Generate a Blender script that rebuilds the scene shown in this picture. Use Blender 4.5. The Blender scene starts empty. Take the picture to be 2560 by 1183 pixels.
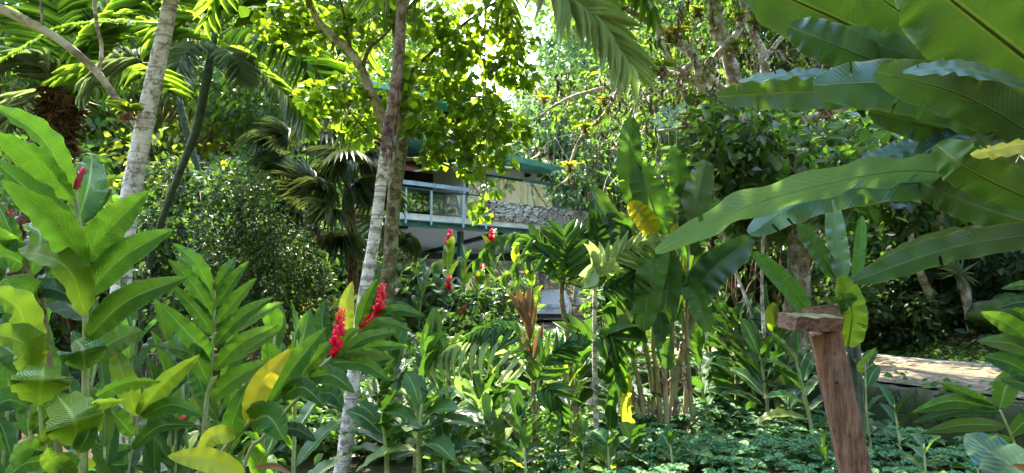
import bpy, math, random
import numpy as np
from mathutils import Vector
R = math.radians
S = bpy.context.scene
COL = S.collection
rng = np.random.default_rng(7)
# ------------------------------------------------------------------ camera
CAM = np.array([0., 0., 1.6]); PITCH = R(4.0); F = 1699.0
FWD = np.array([0, math.cos(PITCH), math.sin(PITCH)]); UPV = np.array([0, -math.sin(PITCH), math.cos(PITCH)]); RT = np.array([1., 0, 0])
cd = bpy.data.cameras.new('camera'); cam = bpy.data.objects.new('camera', cd); COL.objects.link(cam)
cam.location = CAM; cam.rotation_euler = (R(90) + PITCH, 0, 0)
cd.sensor_fit = 'HORIZONTAL'; cd.sensor_width = 36; cd.lens = 36 * F / 2560; cd.clip_end = 2000; cd.clip_start = 0.05
S.camera = cam
# ------------------------------------------------------------------ light
SUN_EL, SUN_AZ = 52.0, -28.0          # azimuth from +Y towards +X
W = bpy.data.worlds.new('World'); S.world = W; W.use_nodes = True
nt = W.node_tree; bg = nt.nodes['Background']; sky = nt.nodes.new('ShaderNodeTexSky')
sky.sky_type = 'NISHITA'; sky.sun_disc = False; sky.sun_elevation = R(SUN_EL); sky.sun_rotation = R(SUN_AZ)
sky.air_density = 1.0; sky.dust_density = 1.5; sky.ozone_density = 1.0
nt.links.new(sky.outputs[0], bg.inputs[0]); bg.inputs[1].default_value = 0.15
sd = bpy.data.lights.new('sun', 'SUN'); sd.energy = 2.0; sd.angle = R(0.5); sd.color = (1, .93, .8)
sun = bpy.data.objects.new('sun', sd); COL.objects.link(sun)
_sv = Vector((math.sin(R(SUN_AZ)) * math.cos(R(SUN_EL)), math.cos(R(SUN_AZ)) * math.cos(R(SUN_EL)), math.sin(R(SUN_EL))))
sun.rotation_euler = _sv.to_track_quat('Z', 'Y').to_euler(); sun.location = (-10, 20, 40)
S.view_settings.view_transform = 'Standard'; S.view_settings.look = 'None'; S.view_settings.gamma = 1
S.view_settings.exposure = 4.0
S.view_settings.use_white_balance = True; S.view_settings.white_balance_temperature = 6800
S.render.engine = 'CYCLES'
cy = S.cycles; cy.max_bounces = 6; cy.diffuse_bounces = 3; cy.glossy_bounces = 2; cy.transmission_bounces = 4; cy.transparent_max_bounces = 6
cy.use_denoising = True; cy.caustics_reflective = False; cy.caustics_refractive = False
try: cy.denoiser = 'OPENIMAGEDENOISE'
except Exception: pass

# ------------------------------------------------------------------ helpers
def P(x, y, d):
    """the point at depth d seen at pixel (x, y) of the photograph"""
    return CAM + d * (FWD + (x - 1280) / F * RT + (591.5 - y) / F * UPV)
def nz(v): return v / (np.linalg.norm(v, axis=-1, keepdims=True) + 1e-12)
def sstep(a, b, x):
    t = np.clip((x - a) / (b - a), 0, 1); return t * t * (3 - 2 * t)
def curve(pts, n):
    """smooth curve through the points, n samples"""
    p = np.array(pts, float)
    if len(p) == 2: return p[0] + (p[1] - p[0]) * np.linspace(0, 1, n)[:, None]
    q = np.vstack([2 * p[0] - p[1], p, 2 * p[-1] - p[-2]])
    s = np.linspace(0, len(p) - 1 - 1e-9, n); i = s.astype(int); t = (s - i)[:, None]
    a, b, c, d = q[i], q[i + 1], q[i + 2], q[i + 3]
    return .5 * (2 * b + (c - a) * t + (2 * a - 5 * b + 4 * c - d) * t ** 2 + (3 * b - a - 3 * c + d) * t ** 3)

class MB:
    def __init__(s): s.V = []; s.F = []; s.U = []; s.C = []; s.M = []; s.n = 0
    def add(s, V, Fc, U=None, rnd=None, mi=0):
        V = np.asarray(V, float); Fc = np.asarray(Fc, int); n = len(V)
        s.V.append(V); s.F.append(Fc + s.n)
        s.U.append(np.zeros((n, 2)) if U is None else np.asarray(U, float))
        s.C.append(np.full(n, rng.random()) if rnd is None else np.broadcast_to(np.asarray(rnd, float), (n,)))
        s.M.append(np.full(len(Fc), mi)); s.n += n
    def box(s, c, size, rz=0, mi=0):
        hx, hy, hz = np.array(size) / 2
        v = np.array([[x, y, z] for x in (-hx, hx) for y in (-hy, hy) for z in (-hz, hz)])
        c_, s_ = math.cos(rz), math.sin(rz); v = v @ np.array([[c_, s_, 0], [-s_, c_, 0], [0, 0, 1]]) + np.array(c)
        s.add(v, [[0, 1, 3, 2], [4, 6, 7, 5], [0, 4, 5, 1], [2, 3, 7, 6], [0, 2, 6, 4], [1, 5, 7, 3]], None, None, mi)
    def hexa(s, v, mi=0):
        """8 corners: bottom ring 0-3, top ring 4-7"""
        s.add(np.array(v), [[3, 2, 1, 0], [4, 5, 6, 7], [0, 1, 5, 4], [1, 2, 6, 5], [2, 3, 7, 6], [3, 0, 4, 7]], None, None, mi)
    def bar(s, a, b, w, h, mi=0):
        a = np.array(a, float); b = np.array(b, float); t = nz(b - a)
        r = np.cross(t, [0, 0, 1.]); r = nz(r) if np.linalg.norm(r) > 1e-4 else np.array([1., 0, 0]); u = np.cross(r, t)
        ring = lambda p: [p - r * w / 2 - u * h / 2, p + r * w / 2 - u * h / 2, p + r * w / 2 + u * h / 2, p - r * w / 2 + u * h / 2]
        s.hexa(ring(a) + ring(b), mi)
    def tube(s, pts, rad, n=8, mi=0, rough=0, cap=True):
        p = np.array(pts, float); m = len(p); rad = np.broadcast_to(np.asarray(rad, float), (m,))
        t = nz(np.gradient(p, axis=0)); ref = np.array([1., 0, 0]) if abs(t[0][0]) < .8 else np.array([0, 1., 0])
        N = np.zeros((m, 3)); N[0] = nz(np.cross(t[0], ref))
        for i in range(1, m): N[i] = nz(N[i - 1] - t[i] * np.dot(N[i - 1], t[i]))
        B = np.cross(t, N); a = np.linspace(0, 2 * math.pi, n, endpoint=False)
        rr = rad[:, None] * (1 + rough * (rng.random((m, n)) - .5))
        V = p[:, None] + rr[..., None] * (np.cos(a)[None, :, None] * N[:, None] + np.sin(a)[None, :, None] * B[:, None])
        i, j = np.meshgrid(np.arange(m - 1), np.arange(n), indexing='ij'); j2 = (j + 1) % n
        Fc = np.stack([i * n + j, i * n + j2, (i + 1) * n + j2, (i + 1) * n + j], -1).reshape(-1, 4)
        L = np.concatenate([[0], np.cumsum(np.linalg.norm(np.diff(p, axis=0), axis=1))])
        U = np.stack([np.broadcast_to(a / (2 * math.pi), (m, n)), np.broadcast_to(L[:, None], (m, n))], -1).reshape(-1, 2)
        s.add(V.reshape(-1, 3), Fc, U, None, mi)
        if cap and n >= 4:
            k = s.n - n
            for q in range(1, n - 1, 2): pass
            s.V.append(p[-1:]); s.U.append(U[-1:]); s.C.append(np.array([.5])); c = s.n; s.n += 1
            f = np.array([[k + q, k + (q + 1) % n, c] for q in range(n)]); s.F.append(f); s.M.append(np.full(n, mi))
    def scatter(s, T, pos, t, n, L, Wd, rnd=None, mi=0, H=None):
        """copies of a leaf template T=(V,F,U): along t, blade normal n, length L, width Wd"""
        V0, F0, U0 = T; N = len(pos)
        if N == 0: return
        t = nz(t); b = nz(np.cross(t, n)); n = np.cross(b, t)
        L = np.broadcast_to(np.asarray(L, float), (N,)); Wd = np.broadcast_to(np.asarray(Wd, float), (N,)); H = L if H is None else np.broadcast_to(H, (N,))
        V = pos[:, None] + (V0[None, :, 0, None] * (b * Wd[:, None])[:, None] + V0[None, :, 1, None] * (t * L[:, None])[:, None] + V0[None, :, 2, None] * (n * H[:, None])[:, None])
        k = len(V0); Fc = (F0[None] + (np.arange(N) * k)[:, None, None]).reshape(-1, F0.shape[1])
        r = rng.random(N) if rnd is None else np.broadcast_to(rnd, (N,))
        s.add(V.reshape(-1, 3), Fc, np.tile(U0, (N, 1)), np.repeat(r, k), mi)
    def build(s, name, mats, parent=None, smooth=True, label=None, cat=None, group=None, kind=None, local=None):
        me = bpy.data.meshes.new(name)
        V = np.concatenate(s.V); U = np.concatenate(s.U); C = np.concatenate(s.C)
        if local is not None: V = V - np.array(local)
        me.vertices.add(len(V)); me.vertices.foreach_set('co', V.astype(np.float32).ravel())
        li = np.concatenate([f.ravel() for f in s.F]); cnt = np.concatenate([np.full(len(f), f.shape[1]) for f in s.F])
        me.loops.add(len(li)); me.loops.foreach_set('vertex_index', li.astype(np.int32))
        me.polygons.add(len(cnt)); st = np.concatenate([[0], np.cumsum(cnt)[:-1]])
        me.polygons.foreach_set('loop_start', st.astype(np.int32))
        try: me.polygons.foreach_set('loop_total', cnt.astype(np.int32))
        except Exception: pass
        me.polygons.foreach_set('material_index', np.concatenate(s.M).astype(np.int32))
        me.polygons.foreach_set('use_smooth', np.full(len(cnt), smooth))
        ul = me.uv_layers.new(name='UVMap'); ul.data.foreach_set('uv', U[li].astype(np.float32).ravel())
        at = me.attributes.new('rnd', 'FLOAT', 'POINT'); at.data.foreach_set('value', C.astype(np.float32))
        me.update(calc_edges=True); me.validate()
        for m in (mats if isinstance(mats, (list, tuple)) else [mats]): me.materials.append(m)
        o = bpy.data.objects.new(name, me); COL.objects.link(o)
        if local is not None and parent is None: o.location = local
        if parent is not None:
            o.parent = parent
            if local is None: o.location = -np.array(parent.location)
        tag(o, label, cat, group, kind); return o
def tag(o, label=None, cat=None, group=None, kind=None):
    if label: o['label'] = label
    if cat: o['category'] = cat
    if group: o['group'] = group
    if kind: o['kind'] = kind
def thing(name, label, cat, loc=(0, 0, 0), group=None):
    o = bpy.data.objects.new(name, None); o.empty_display_size = .1; COL.objects.link(o); o.location = [float(q) for q in loc]
    tag(o, label, cat, group); return o
def dup(root, loc, rz=0, sc=1., label=None, group=None):
    r = root.copy(); COL.objects.link(r); r.location = [float(q) for q in loc]; r.rotation_euler = (0, 0, rz); r.scale = (sc,) * 3 if np.isscalar(sc) else sc
    if label: r['label'] = label
    if group: r['group'] = group
    for ch in list(root.children):
        c = ch.copy(); COL.objects.link(c); c.parent = r
        for g in ch.children:
            e = g.copy(); COL.objects.link(e); e.parent = c
    return r

# ------------------------------------------------------------------ materials
class NT:
    def __init__(s, name):
        s.m = bpy.data.materials.new(name); s.m.use_nodes = True; s.t = s.m.node_tree; s.t.nodes.clear()
        s.out = s.n('ShaderNodeOutputMaterial')
    def n(s, ty, **k):
        q = s.t.nodes.new(ty)
        for a, b in k.items(): setattr(q, a, b)
        return q
    def l(s, a, b): s.t.links.new(a, b)
    def val(s, sock, v):
        if hasattr(v, 'links'): s.l(v, sock)
        else: sock.default_value = v
    def math(s, op, a, b=0., c=0., clamp=False):
        q = s.n('ShaderNodeMath', operation=op); q.use_clamp = clamp
        s.val(q.inputs[0], a); s.val(q.inputs[1], b); s.val(q.inputs[2], c); return q.outputs[0]
    def mix(s, f, a, b, bt='MIX'):
        q = s.n('ShaderNodeMix', data_type='RGBA', blend_type=bt); s.val(q.inputs[0], f)
        s.val(q.inputs[6], a if hasattr(a, 'links') else (*a[:3], 1)); s.val(q.inputs[7], b if hasattr(b, 'links') else (*b[:3], 1)); return q.outputs[2]
    def ramp(s, x, a, b, lo=0., hi=1.):
        q = s.n('ShaderNodeMapRange', interpolation_type='SMOOTHSTEP'); s.val(q.inputs[0], x)
        for i, v in zip((1, 2, 3, 4), (a, b, lo, hi)): q.inputs[i].default_value = v
        return q.outputs[0]
    def noise(s, scale, detail=4, rough=.6, vec=None, out=0):
        q = s.n('ShaderNodeTexNoise'); q.inputs['Scale'].default_value = scale; q.inputs['Detail'].default_value = detail; q.inputs['Roughness'].default_value = rough
        if vec is not None: s.l(vec, q.inputs['Vector'])
        return q.outputs[out]
    def obj(s): return s.n('ShaderNodeTexCoord').outputs['Object']
    def pos(s): return s.n('ShaderNodeNewGeometry').outputs['Position']
    def bump(s, h, st=.3, dist=.01):
        q = s.n('ShaderNodeBump'); q.inputs['Strength'].default_value = st; q.inputs['Distance'].default_value = dist; s.l(h, q.inputs['Height']); return q.outputs[0]
    def bsdf(s, col, rough=.6, spec=.5, metal=0., nrm=None, **kw):
        q = s.n('ShaderNodeBsdfPrincipled'); s.val(q.inputs['Base Color'], col if hasattr(col, 'links') else (*col[:3], 1))
        s.val(q.inputs['Roughness'], rough); s.val(q.inputs['Specular IOR Level'], spec); q.inputs['Metallic'].default_value = metal
        if nrm is not None: s.l(nrm, q.inputs['Normal'])
        for k, v in kw.items(): s.val(q.inputs[k], v)
        return q.outputs[0]
    def done(s, sh): s.l(sh, s.out.inputs[0]); return s.m

def leaf_mat(name, top, back=None, trans=None, rough=.38, spec=.32, tw=.36, vein=.5, K=26, Mv=7, edge=0., var=.35, bump=.35, rib=None, spots=0., tint=(.30, .26, .02), stripes=False, brown=0.):
    g = NT(name); top = np.array(top); back = top * 1.25 if back is None else np.array(back)
    trans = np.array(trans if trans is not None else (top[1] * 1.3, top[1] * 2.2, top[1] * .2))
    rib = np.array(rib if rib is not None else (.22, .34, .10))
    uv = g.n('ShaderNodeSeparateXYZ'); g.l(g.n('ShaderNodeUVMap', uv_map='UVMap').outputs[0], uv.inputs[0])
    x, y = uv.outputs[0], uv.outputs[1]
    a = g.math('MULTIPLY', g.math('ABSOLUTE', g.math('SUBTRACT', x, .5)), 2.)
    rnd = g.n('ShaderNodeAttribute', attribute_name='rnd').outputs['Fac']
    oi = g.n('ShaderNodeObjectInfo').outputs['Random']
    rr = g.math('FRACT', g.math('ADD', rnd, g.math('MULTIPLY', oi, 3.7)))
    vs = g.math('SINE', g.math('MULTIPLY', g.math('SUBTRACT', g.math('MULTIPLY', y, float(K)), g.math('MULTIPLY', a, float(Mv))), 6.2832))
    nz_ = g.noise(9., 4, .6, g.obj())
    br = g.math('ADD', 1 - var, g.math('MULTIPLY', rr, 2 * var))
    br = g.math('MULTIPLY', br, g.math('ADD', .72, g.math('MULTIPLY', nz_, .56)))
    geo = g.n('ShaderNodeNewGeometry')
    col = g.mix(geo.outputs['Backfacing'], top, back)
    col = g.mix(1., col, g.n('ShaderNodeCombineColor').outputs[0], 'MULTIPLY')
    cc = g.t.nodes[-1]
    cc = [q for q in g.t.nodes if q.type == 'COMBINE_COLOR'][-1]
    for i in range(3): g.l(br, cc.inputs[i])
    col = g.mix(g.math('MULTIPLY', g.ramp(rr, .8, 1.), .35), col, tint)
    if stripes:
        st = g.math('MULTIPLY', g.ramp(a, .18, .3), g.ramp(a, .85, .62))
        st = g.math('MULTIPLY', st, g.ramp(vs, -.5, .1)); col = g.mix(g.math('MULTIPLY', st, .55), col, (.20, .31, .16))
    if vein > 0:
        col = g.mix(g.math('MULTIPLY', g.ramp(vs, .3, 1.), .10 * vein), col, rib)
        col = g.mix(g.math('MULTIPLY', g.ramp(a, .095, .04), min(1, .9 * vein * 2)), col, rib)
    if edge > 0: col = g.mix(g.math('MULTIPLY', g.ramp(a, .9, .98), edge), col, (.20, .30, .05))
    if brown > 0:
        bm = g.math('MULTIPLY', g.ramp(g.math('ADD', a, g.math('MULTIPLY', g.noise(6., 3, .6, g.obj()), .35)), 1.10, 1.20), brown); col = g.mix(bm, col, (.16, .10, .035))
        s2 = g.ramp(g.noise(48., 2, .5, g.obj()), .70, .74); col = g.mix(g.math('MULTIPLY', s2, .45), col, (.20, .17, .06))
    if spots > 0:
        sp = g.ramp(g.noise(34., 2, .5, g.obj()), .64, .70); col = g.mix(g.math('MULTIPLY', sp, spots), col, (.22, .17, .05))
    nr = g.bump(vs, bump, .006) if bump > 0 else None
    ro = g.math('ADD', rough - .08, g.math('MULTIPLY', nz_, .16))
    pb = g.bsdf(col, ro, spec, nrm=nr)
    tb = g.n('ShaderNodeBsdfTranslucent'); 
    tc = g.mix(1., trans, cc.outputs[0], 'MULTIPLY'); g.l(tc, tb.inputs[0])
    ms = g.n('ShaderNodeMixShader'); ms.inputs[0].default_value = tw; g.l(pb, ms.inputs[1]); g.l(tb.outputs[0], ms.inputs[2])
    return g.done(ms.outputs[0])

M = {}
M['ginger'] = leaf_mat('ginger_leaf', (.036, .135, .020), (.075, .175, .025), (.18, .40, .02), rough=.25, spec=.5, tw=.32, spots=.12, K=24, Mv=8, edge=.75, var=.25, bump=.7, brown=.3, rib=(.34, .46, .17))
M['ginger_backlit'] = leaf_mat('backlit_ginger_leaf', (.09, .20, .02), (.12, .22, .022), (.27, .40, .02), rough=.4, tw=.5, K=24, Mv=8, edge=.5, var=.18, bump=.6, rib=(.30, .40, .08))  # bright yellow-green copy of ginger; sun through the blade put into colour
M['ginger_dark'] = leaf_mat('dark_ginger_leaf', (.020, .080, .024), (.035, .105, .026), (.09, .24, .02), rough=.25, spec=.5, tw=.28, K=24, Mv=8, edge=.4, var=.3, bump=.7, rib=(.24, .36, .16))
M['yellow'] = leaf_mat('yellowing_leaf', (.44, .40, .03), (.46, .42, .04), (.7, .62, .03), rough=.45, tw=.45, K=34, Mv=10, var=.12, spots=.5, rib=(.5, .45, .1))
M['yelgreen'] = leaf_mat('yellow_green_leaf', (.28, .34, .03), (.30, .36, .04), (.55, .58, .03), rough=.45, tw=.45, K=34, Mv=10, var=.12, spots=.4)
M['banana'] = leaf_mat('giant_leaf', (.020, .078, .038), (.04, .10, .022), (.10, .22, .02), rough=.32, spec=.5, tw=.26, K=44, Mv=4, var=.15, rib=(.13, .21, .08), bump=.12, edge=.35, brown=.7)
M['banana_under'] = leaf_mat('giant_leaf_underside', (.048, .110, .022), (.048, .105, .022), (.12, .23, .015), rough=.5, spec=.25, tw=.34, K=44, Mv=4, var=.15, rib=(.26, .26, .06), bump=.12, edge=.35, brown=.7)
M['banana_pale'] = leaf_mat('pale_giant_leaf', (.058, .135, .085), (.07, .15, .06), (.16, .30, .06), rough=.34, spec=.6, tw=.26, K=44, Mv=4, var=.12, rib=(.20, .29, .14), bump=.10, edge=.3, brown=.6)  # bluish sky sheen on the blades put into the base colour
M['heli'] = leaf_mat('heliconia_leaf', (.032, .110, .028), (.055, .14, .03), (.10, .25, .02), rough=.38, tw=.35, K=40, Mv=3, var=.25, bump=.3)
M['bed_palm'] = leaf_mat('shaded_palm_leaflet', (.030, .105, .022), (.045, .125, .026), (.09, .22, .015), rough=.4, tw=.26, K=2, Mv=0, vein=.3, var=.3, bump=0)  # dulled leaflet colours imitate the shade of the middle bed
M['bed'] = leaf_mat('bed_ginger_leaf', (.020, .082, .020), (.036, .105, .022), (.08, .21, .015), rough=.38, spec=.25, tw=.25, K=20, Mv=7, edge=.5, var=.35, bump=.5, rib=(.22, .34, .14), brown=.3)  # darker, less translucent ginger copy; the bed's shade put into its colours
M['palm'] = leaf_mat('palm_leaflet', (.05, .12, .03), (.07, .14, .04), (.32, .52, .03), rough=.4, tw=.46, K=2, Mv=0, vein=.25, var=.3, bump=0)
M['palm_grey'] = leaf_mat('grey_palm_leaflet', (.12, .175, .095), (.13, .18, .10), (.26, .36, .1), rough=.45, tw=.3, K=2, Mv=0, vein=.2, var=.25, bump=0)
M['palm_pale'] = leaf_mat('pale_palm_leaflet', (.30, .42, .19), (.30, .42, .19), (.50, .64, .16), rough=.45, tw=.4, K=2, Mv=0, vein=.2, var=.2, bump=0)
M['fan'] = leaf_mat('fan_palm_leaf', (.030, .055, .022), (.045, .065, .03), (.12, .16, .03), rough=.42, tw=.22, K=2, Mv=0, vein=.2, var=.4, bump=0)
M['dead'] = leaf_mat('dead_leaf', (.24, .14, .06), (.26, .16, .08), (.3, .18, .05), rough=.7, spec=.2, tw=.25, K=2, Mv=0, vein=.25, var=.3, bump=0, rib=(.3, .2, .1), tint=(.16, .10, .05))
M['round'] = leaf_mat('round_tree_leaf', (.055, .14, .020), (.085, .17, .026), (.32, .52, .02), rough=.42, tw=.46, K=5, Mv=2, vein=.25, var=.4, bump=.1)
M['shrub'] = leaf_mat('shrub_leaf', (.017, .048, .019), (.03, .065, .028), (.07, .15, .018), rough=.5, spec=.22, tw=.32, K=5, Mv=2, vein=.3, var=.45, bump=.1)
M['pale_shrub'] = leaf_mat('pale_shrub_leaf', (.07, .145, .075), (.10, .16, .10), (.2, .34, .06), rough=.34, tw=.33, K=6, Mv=2, vein=.3, var=.4, bump=.1)
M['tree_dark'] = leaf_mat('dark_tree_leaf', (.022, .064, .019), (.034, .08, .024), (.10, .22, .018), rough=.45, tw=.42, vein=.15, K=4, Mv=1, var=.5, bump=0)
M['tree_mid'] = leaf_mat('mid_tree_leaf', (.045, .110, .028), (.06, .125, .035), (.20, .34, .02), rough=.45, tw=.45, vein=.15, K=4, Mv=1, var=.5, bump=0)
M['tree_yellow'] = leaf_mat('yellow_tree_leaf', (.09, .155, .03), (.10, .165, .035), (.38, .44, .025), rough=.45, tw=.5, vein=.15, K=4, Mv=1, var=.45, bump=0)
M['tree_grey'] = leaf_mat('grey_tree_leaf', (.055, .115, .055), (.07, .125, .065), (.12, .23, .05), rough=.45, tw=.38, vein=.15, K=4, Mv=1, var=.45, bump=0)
M['blue'] = leaf_mat('blue_leaf', (.06, .145, .14), (.07, .15, .13), (.1, .2, .12), rough=.35, tw=.25, K=9, Mv=4, var=.2, rib=(.2, .32, .3))
M['pilea'] = leaf_mat('silver_striped_leaf', (.024, .095, .026), (.04, .12, .03), (.08, .22, .03), rough=.5, spec=.1, tw=.25, K=3.2, Mv=.9, vein=0, var=.3, bump=.2, stripes=True)
M['cover'] = leaf_mat('ground_cover_leaf', (.038, .105, .028), (.06, .13, .035), (.14, .30, .03), rough=.44, spec=.25, tw=.32, K=7, Mv=3, vein=.4, var=.4, bump=.2)
M['brom'] = leaf_mat('bromeliad_leaf', (.13, .24, .04), (.15, .26, .05), (.38, .5, .03), rough=.4, tw=.42, K=2, Mv=0, vein=.1, var=.3, bump=0)
M['brom_yellow'] = leaf_mat('yellow_bromeliad_leaf', (.40, .36, .05), (.42, .38, .06), (.6, .55, .04), rough=.45, tw=.42, K=2, Mv=0, vein=.1, var=.3, bump=0)
M['grass'] = leaf_mat('lawn_leaf', (.06, .16, .025), (.07, .17, .03), (.24, .42, .03), rough=.5, tw=.35, K=3, Mv=1, vein=.1, var=.4, bump=0)

def bark_mat(name, a, b, c=None, scale=9., rings=0., lich=.5, bump=.6, cth=.56):
    """a ground colour, b dark patches, c lichen"""
    g = NT(name); o = g.obj(); n1 = g.noise(scale, 6, .65, o); n2 = g.noise(scale * 2.6, 4, .6, o); n3 = g.noise(scale * .55, 5, .7, o)
    col = g.mix(g.ramp(n1, .42, .62), a, b); col = g.mix(g.math('MULTIPLY', g.ramp(n2, .5, .7), .45), col, np.array(b) * .55)
    if c is not None: col = g.mix(g.math('MULTIPLY', g.ramp(n3, cth, cth + .07), lich), col, c)
    h = n2
    if rings > 0:
        mp = g.n('ShaderNodeMapping'); g.l(o, mp.inputs[0]); mp.inputs['Scale'].default_value = (1.5, 1.5, rings)
        n4 = g.noise(1., 3, .6, mp.outputs[0]); col = g.mix(g.math('MULTIPLY', g.ramp(n4, .55, .64), .6), col, np.array(b) * .7); h = g.math('ADD', n2, n4)
    return g.done(g.bsdf(col, .85, .2, nrm=g.bump(h, bump, .02)))
M['bark_white'] = bark_mat('pale_bark', (.54, .495, .42), (.21, .175, .13), (.72, .69, .62), 22, rings=38, lich=.8, cth=.46)
M['bark_lichen'] = bark_mat('lichen_bark', (.46, .41, .34), (.19, .15, .105), (.62, .60, .55), 10, rings=8, lich=.9, cth=.5)
M['bark_moss'] = bark_mat('mossy_bark', (.17, .14, .085), (.07, .055, .03), (.30, .31, .22), 16, lich=.7, cth=.52)
M['bark_brown'] = bark_mat('brown_bark', (.16, .10, .055), (.06, .038, .022), (.26, .2, .13), 14, lich=.4)
M['bark_peel'] = bark_mat('peeling_bark', (.34, .25, .20), (.13, .085, .065), (.48, .40, .35), 18, lich=.6, bump=1.)
M['bark_green'] = bark_mat('green_palm_stem', (.07, .10, .05), (.045, .06, .035), (.16, .17, .1), 8, rings=14, lich=.3, bump=.2)
M['bark_tan'] = bark_mat('tan_palm_stem', (.26, .19, .09), (.13, .09, .045), (.36, .32, .2), 12, rings=26, lich=.5, bump=.3)
M['fibre'] = bark_mat('palm_fibre', (.20, .12, .06), (.05, .032, .02), (.34, .23, .12), 24, lich=.5, bump=1.)
M['stem'] = bark_mat('ginger_stem', (.27, .32, .12), (.20, .23, .07), (.36, .30, .16), 14, lich=.35, bump=.1)
M['stem_red'] = bark_mat('reddish_stem', (.22, .13, .075), (.15, .15, .05), None, 14, bump=.1)
M['petiole'] = bark_mat('heliconia_stem', (.24, .27, .12), (.30, .22, .12), (.13, .08, .06), 7, lich=.6, bump=.3)
M['husk'] = bark_mat('dry_husk', (.34, .26, .17), (.13, .09, .07), (.46, .4, .3), 12, lich=.5, bump=.8)
M['twig'] = bark_mat('twig', (.19, .14, .09), (.10, .075, .045), (.33, .31, .25), 20, lich=.6, bump=.4)

def simple(name, col, rough=.6, spec=.4, ns=0., scale=6, bump=0., metal=0., var2=None):
    g = NT(name); n = g.noise(scale, 5, .6, g.obj())
    c = g.mix(g.ramp(n, .3, .7), np.array(col) * (1 - ns), np.array(var2 if var2 is not None else np.minimum(np.array(col) * (1 + ns), 1)))
    return g.done(g.bsdf(c, rough, spec, metal, nrm=g.bump(n, bump, .01) if bump else None))
M['red'] = simple('red_bract', (.80, .015, .04), .4, .4, .35, 60)
M['pink'] = simple('pink_bud', (.40, .03, .06), .5, .3, .3, 60)
M['green_steel'] = simple('green_painted_steel', (.035, .11, .085), .45, .5, .3, 3)
M['dark_steel'] = simple('dark_green_steel', (.02, .045, .04), .5, .4, .3, 3)
M['roof_green'] = simple('green_roof_metal', (.10, .31, .22), .45, .5, .2, 2)
M['soffit'] = simple('varnished_wood_soffit', (.16, .055, .025), .5, .4, .35, 5)
M['render'] = simple('cream_render', (.80, .77, .70), .85, .2, .12, 1.5)
M['concrete'] = simple('pale_concrete', (.80, .76, .67), .85, .2, .2, 2)
M['ceiling'] = simple('carport_ceiling', (.78, .74, .68), .85, .2, .07, 1.2)
M['redwall'] = simple('red_brown_wall', (.055, .018, .016), .8, .2, .3, 4)
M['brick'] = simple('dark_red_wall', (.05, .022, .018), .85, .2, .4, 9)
M['orange_wood'] = simple('orange_timber', (.34, .13, .045), .6, .3, .35, 7)
M['kerb'] = simple('grey_kerb_stone', (.17, .16, .13), .9, .2, .4, 5)
M['alu'] = simple('pale_metal', (.42, .52, .52), .4, .5, .1, 4)
M['tin'] = simple('corrugated_tin', (.30, .38, .40), .5, .4, .2, 3)
M['chair'] = simple('grey_sling_fabric', (.22, .27, .24), .8, .2, .2, 20)
M['paint_white'] = simple('white_car_paint', (.80, .80, .80), .22, .5, .03, 3)
M['tail'] = simple('tail_lamp', (.30, .012, .015), .2, .5)
M['black'] = simple('black_plastic', (.018, .018, .02), .5, .4)
M['rubber'] = simple('tyre_rubber', (.02, .02, .02), .8, .2)
M['chrome'] = simple('bright_metal', (.6, .6, .6), .25, .5, 0, 3, 0, 1.)
M['plate'] = simple('number_plate', (.50, .50, .48), .4)
M['glass_dark'] = simple('car_glass', (.02, .024, .028), .06, .6)
M['moss'] = simple('moss', (.09, .13, .025), .95, .1, .5, 30, .5)
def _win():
    g = NT('window_glass'); return g.done(g.bsdf((.46, .58, .68), .05, .5, 0., **{'Coat Weight': 1., 'Coat Roughness': .02, 'IOR': 2.0}))  # pale blue base stands in for bright sky reflected in the panes
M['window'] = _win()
def _rail():
    g = NT('balustrade_glass'); gl = g.n('ShaderNodeBsdfGlossy'); gl.inputs[0].default_value = (.85, .92, .95, 1); gl.inputs[1].default_value = .03
    tr = g.n('ShaderNodeBsdfTransparent'); tr.inputs[0].default_value = (.86, .92, .9, 1)
    m = g.n('ShaderNodeMixShader'); m.inputs[0].default_value = .3; g.l(tr.outputs[0], m.inputs[1]); g.l(gl.outputs[0], m.inputs[2]); return g.done(m.outputs[0])
M['rail_glass'] = _rail()
def stone_mat(name, a, b, grout, scale, moss=None, mossth=.55, bump=.8):
    g = NT(name); o = g.pos(); ds = g.n('ShaderNodeVectorMath', operation='ADD'); nn = g.n('ShaderNodeTexNoise'); nn.inputs['Scale'].default_value = 3; g.l(o, nn.inputs['Vector'])
    sc = g.n('ShaderNodeVectorMath', operation='SCALE'); g.l(nn.outputs['Color'], sc.inputs[0]); sc.inputs['Scale'].default_value = .55; g.l(o, ds.inputs[0]); g.l(sc.outputs[0], ds.inputs[1])
    v = g.n('ShaderNodeTexVoronoi', feature='DISTANCE_TO_EDGE'); v.inputs['Scale'].default_value = scale; g.l(ds.outputs[0], v.inputs['Vector'])
    vc = g.n('ShaderNodeTexVoronoi'); vc.inputs['Scale'].default_value = scale; g.l(ds.outputs[0], vc.inputs['Vector'])
    sp = g.n('ShaderNodeSeparateColor'); g.l(vc.outputs['Color'], sp.inputs[0]); n = g.noise(12, 5, .65, o)
    c = g.mix(sp.outputs[0], a, b); c = g.mix(g.math('MULTIPLY', g.ramp(n, .45, .7), .5), c, np.array(a) * .45)
    e = g.ramp(v.outputs['Distance'], .02, .07); c = g.mix(e, grout, c)
    if moss is not None: c = g.mix(g.ramp(g.noise(1.6, 5, .7, o), mossth, mossth + .12), c, moss)
    h = g.math('ADD', e, g.math('MULTIPLY', n, .5))
    return g.done(g.bsdf(c, .9, .2, nrm=g.bump(h, bump, .04)))
M['stone'] = stone_mat('pale_rubble_stone', (.58, .53, .46), (.36, .32, .27), (.10, .085, .07), 2.3)
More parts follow.
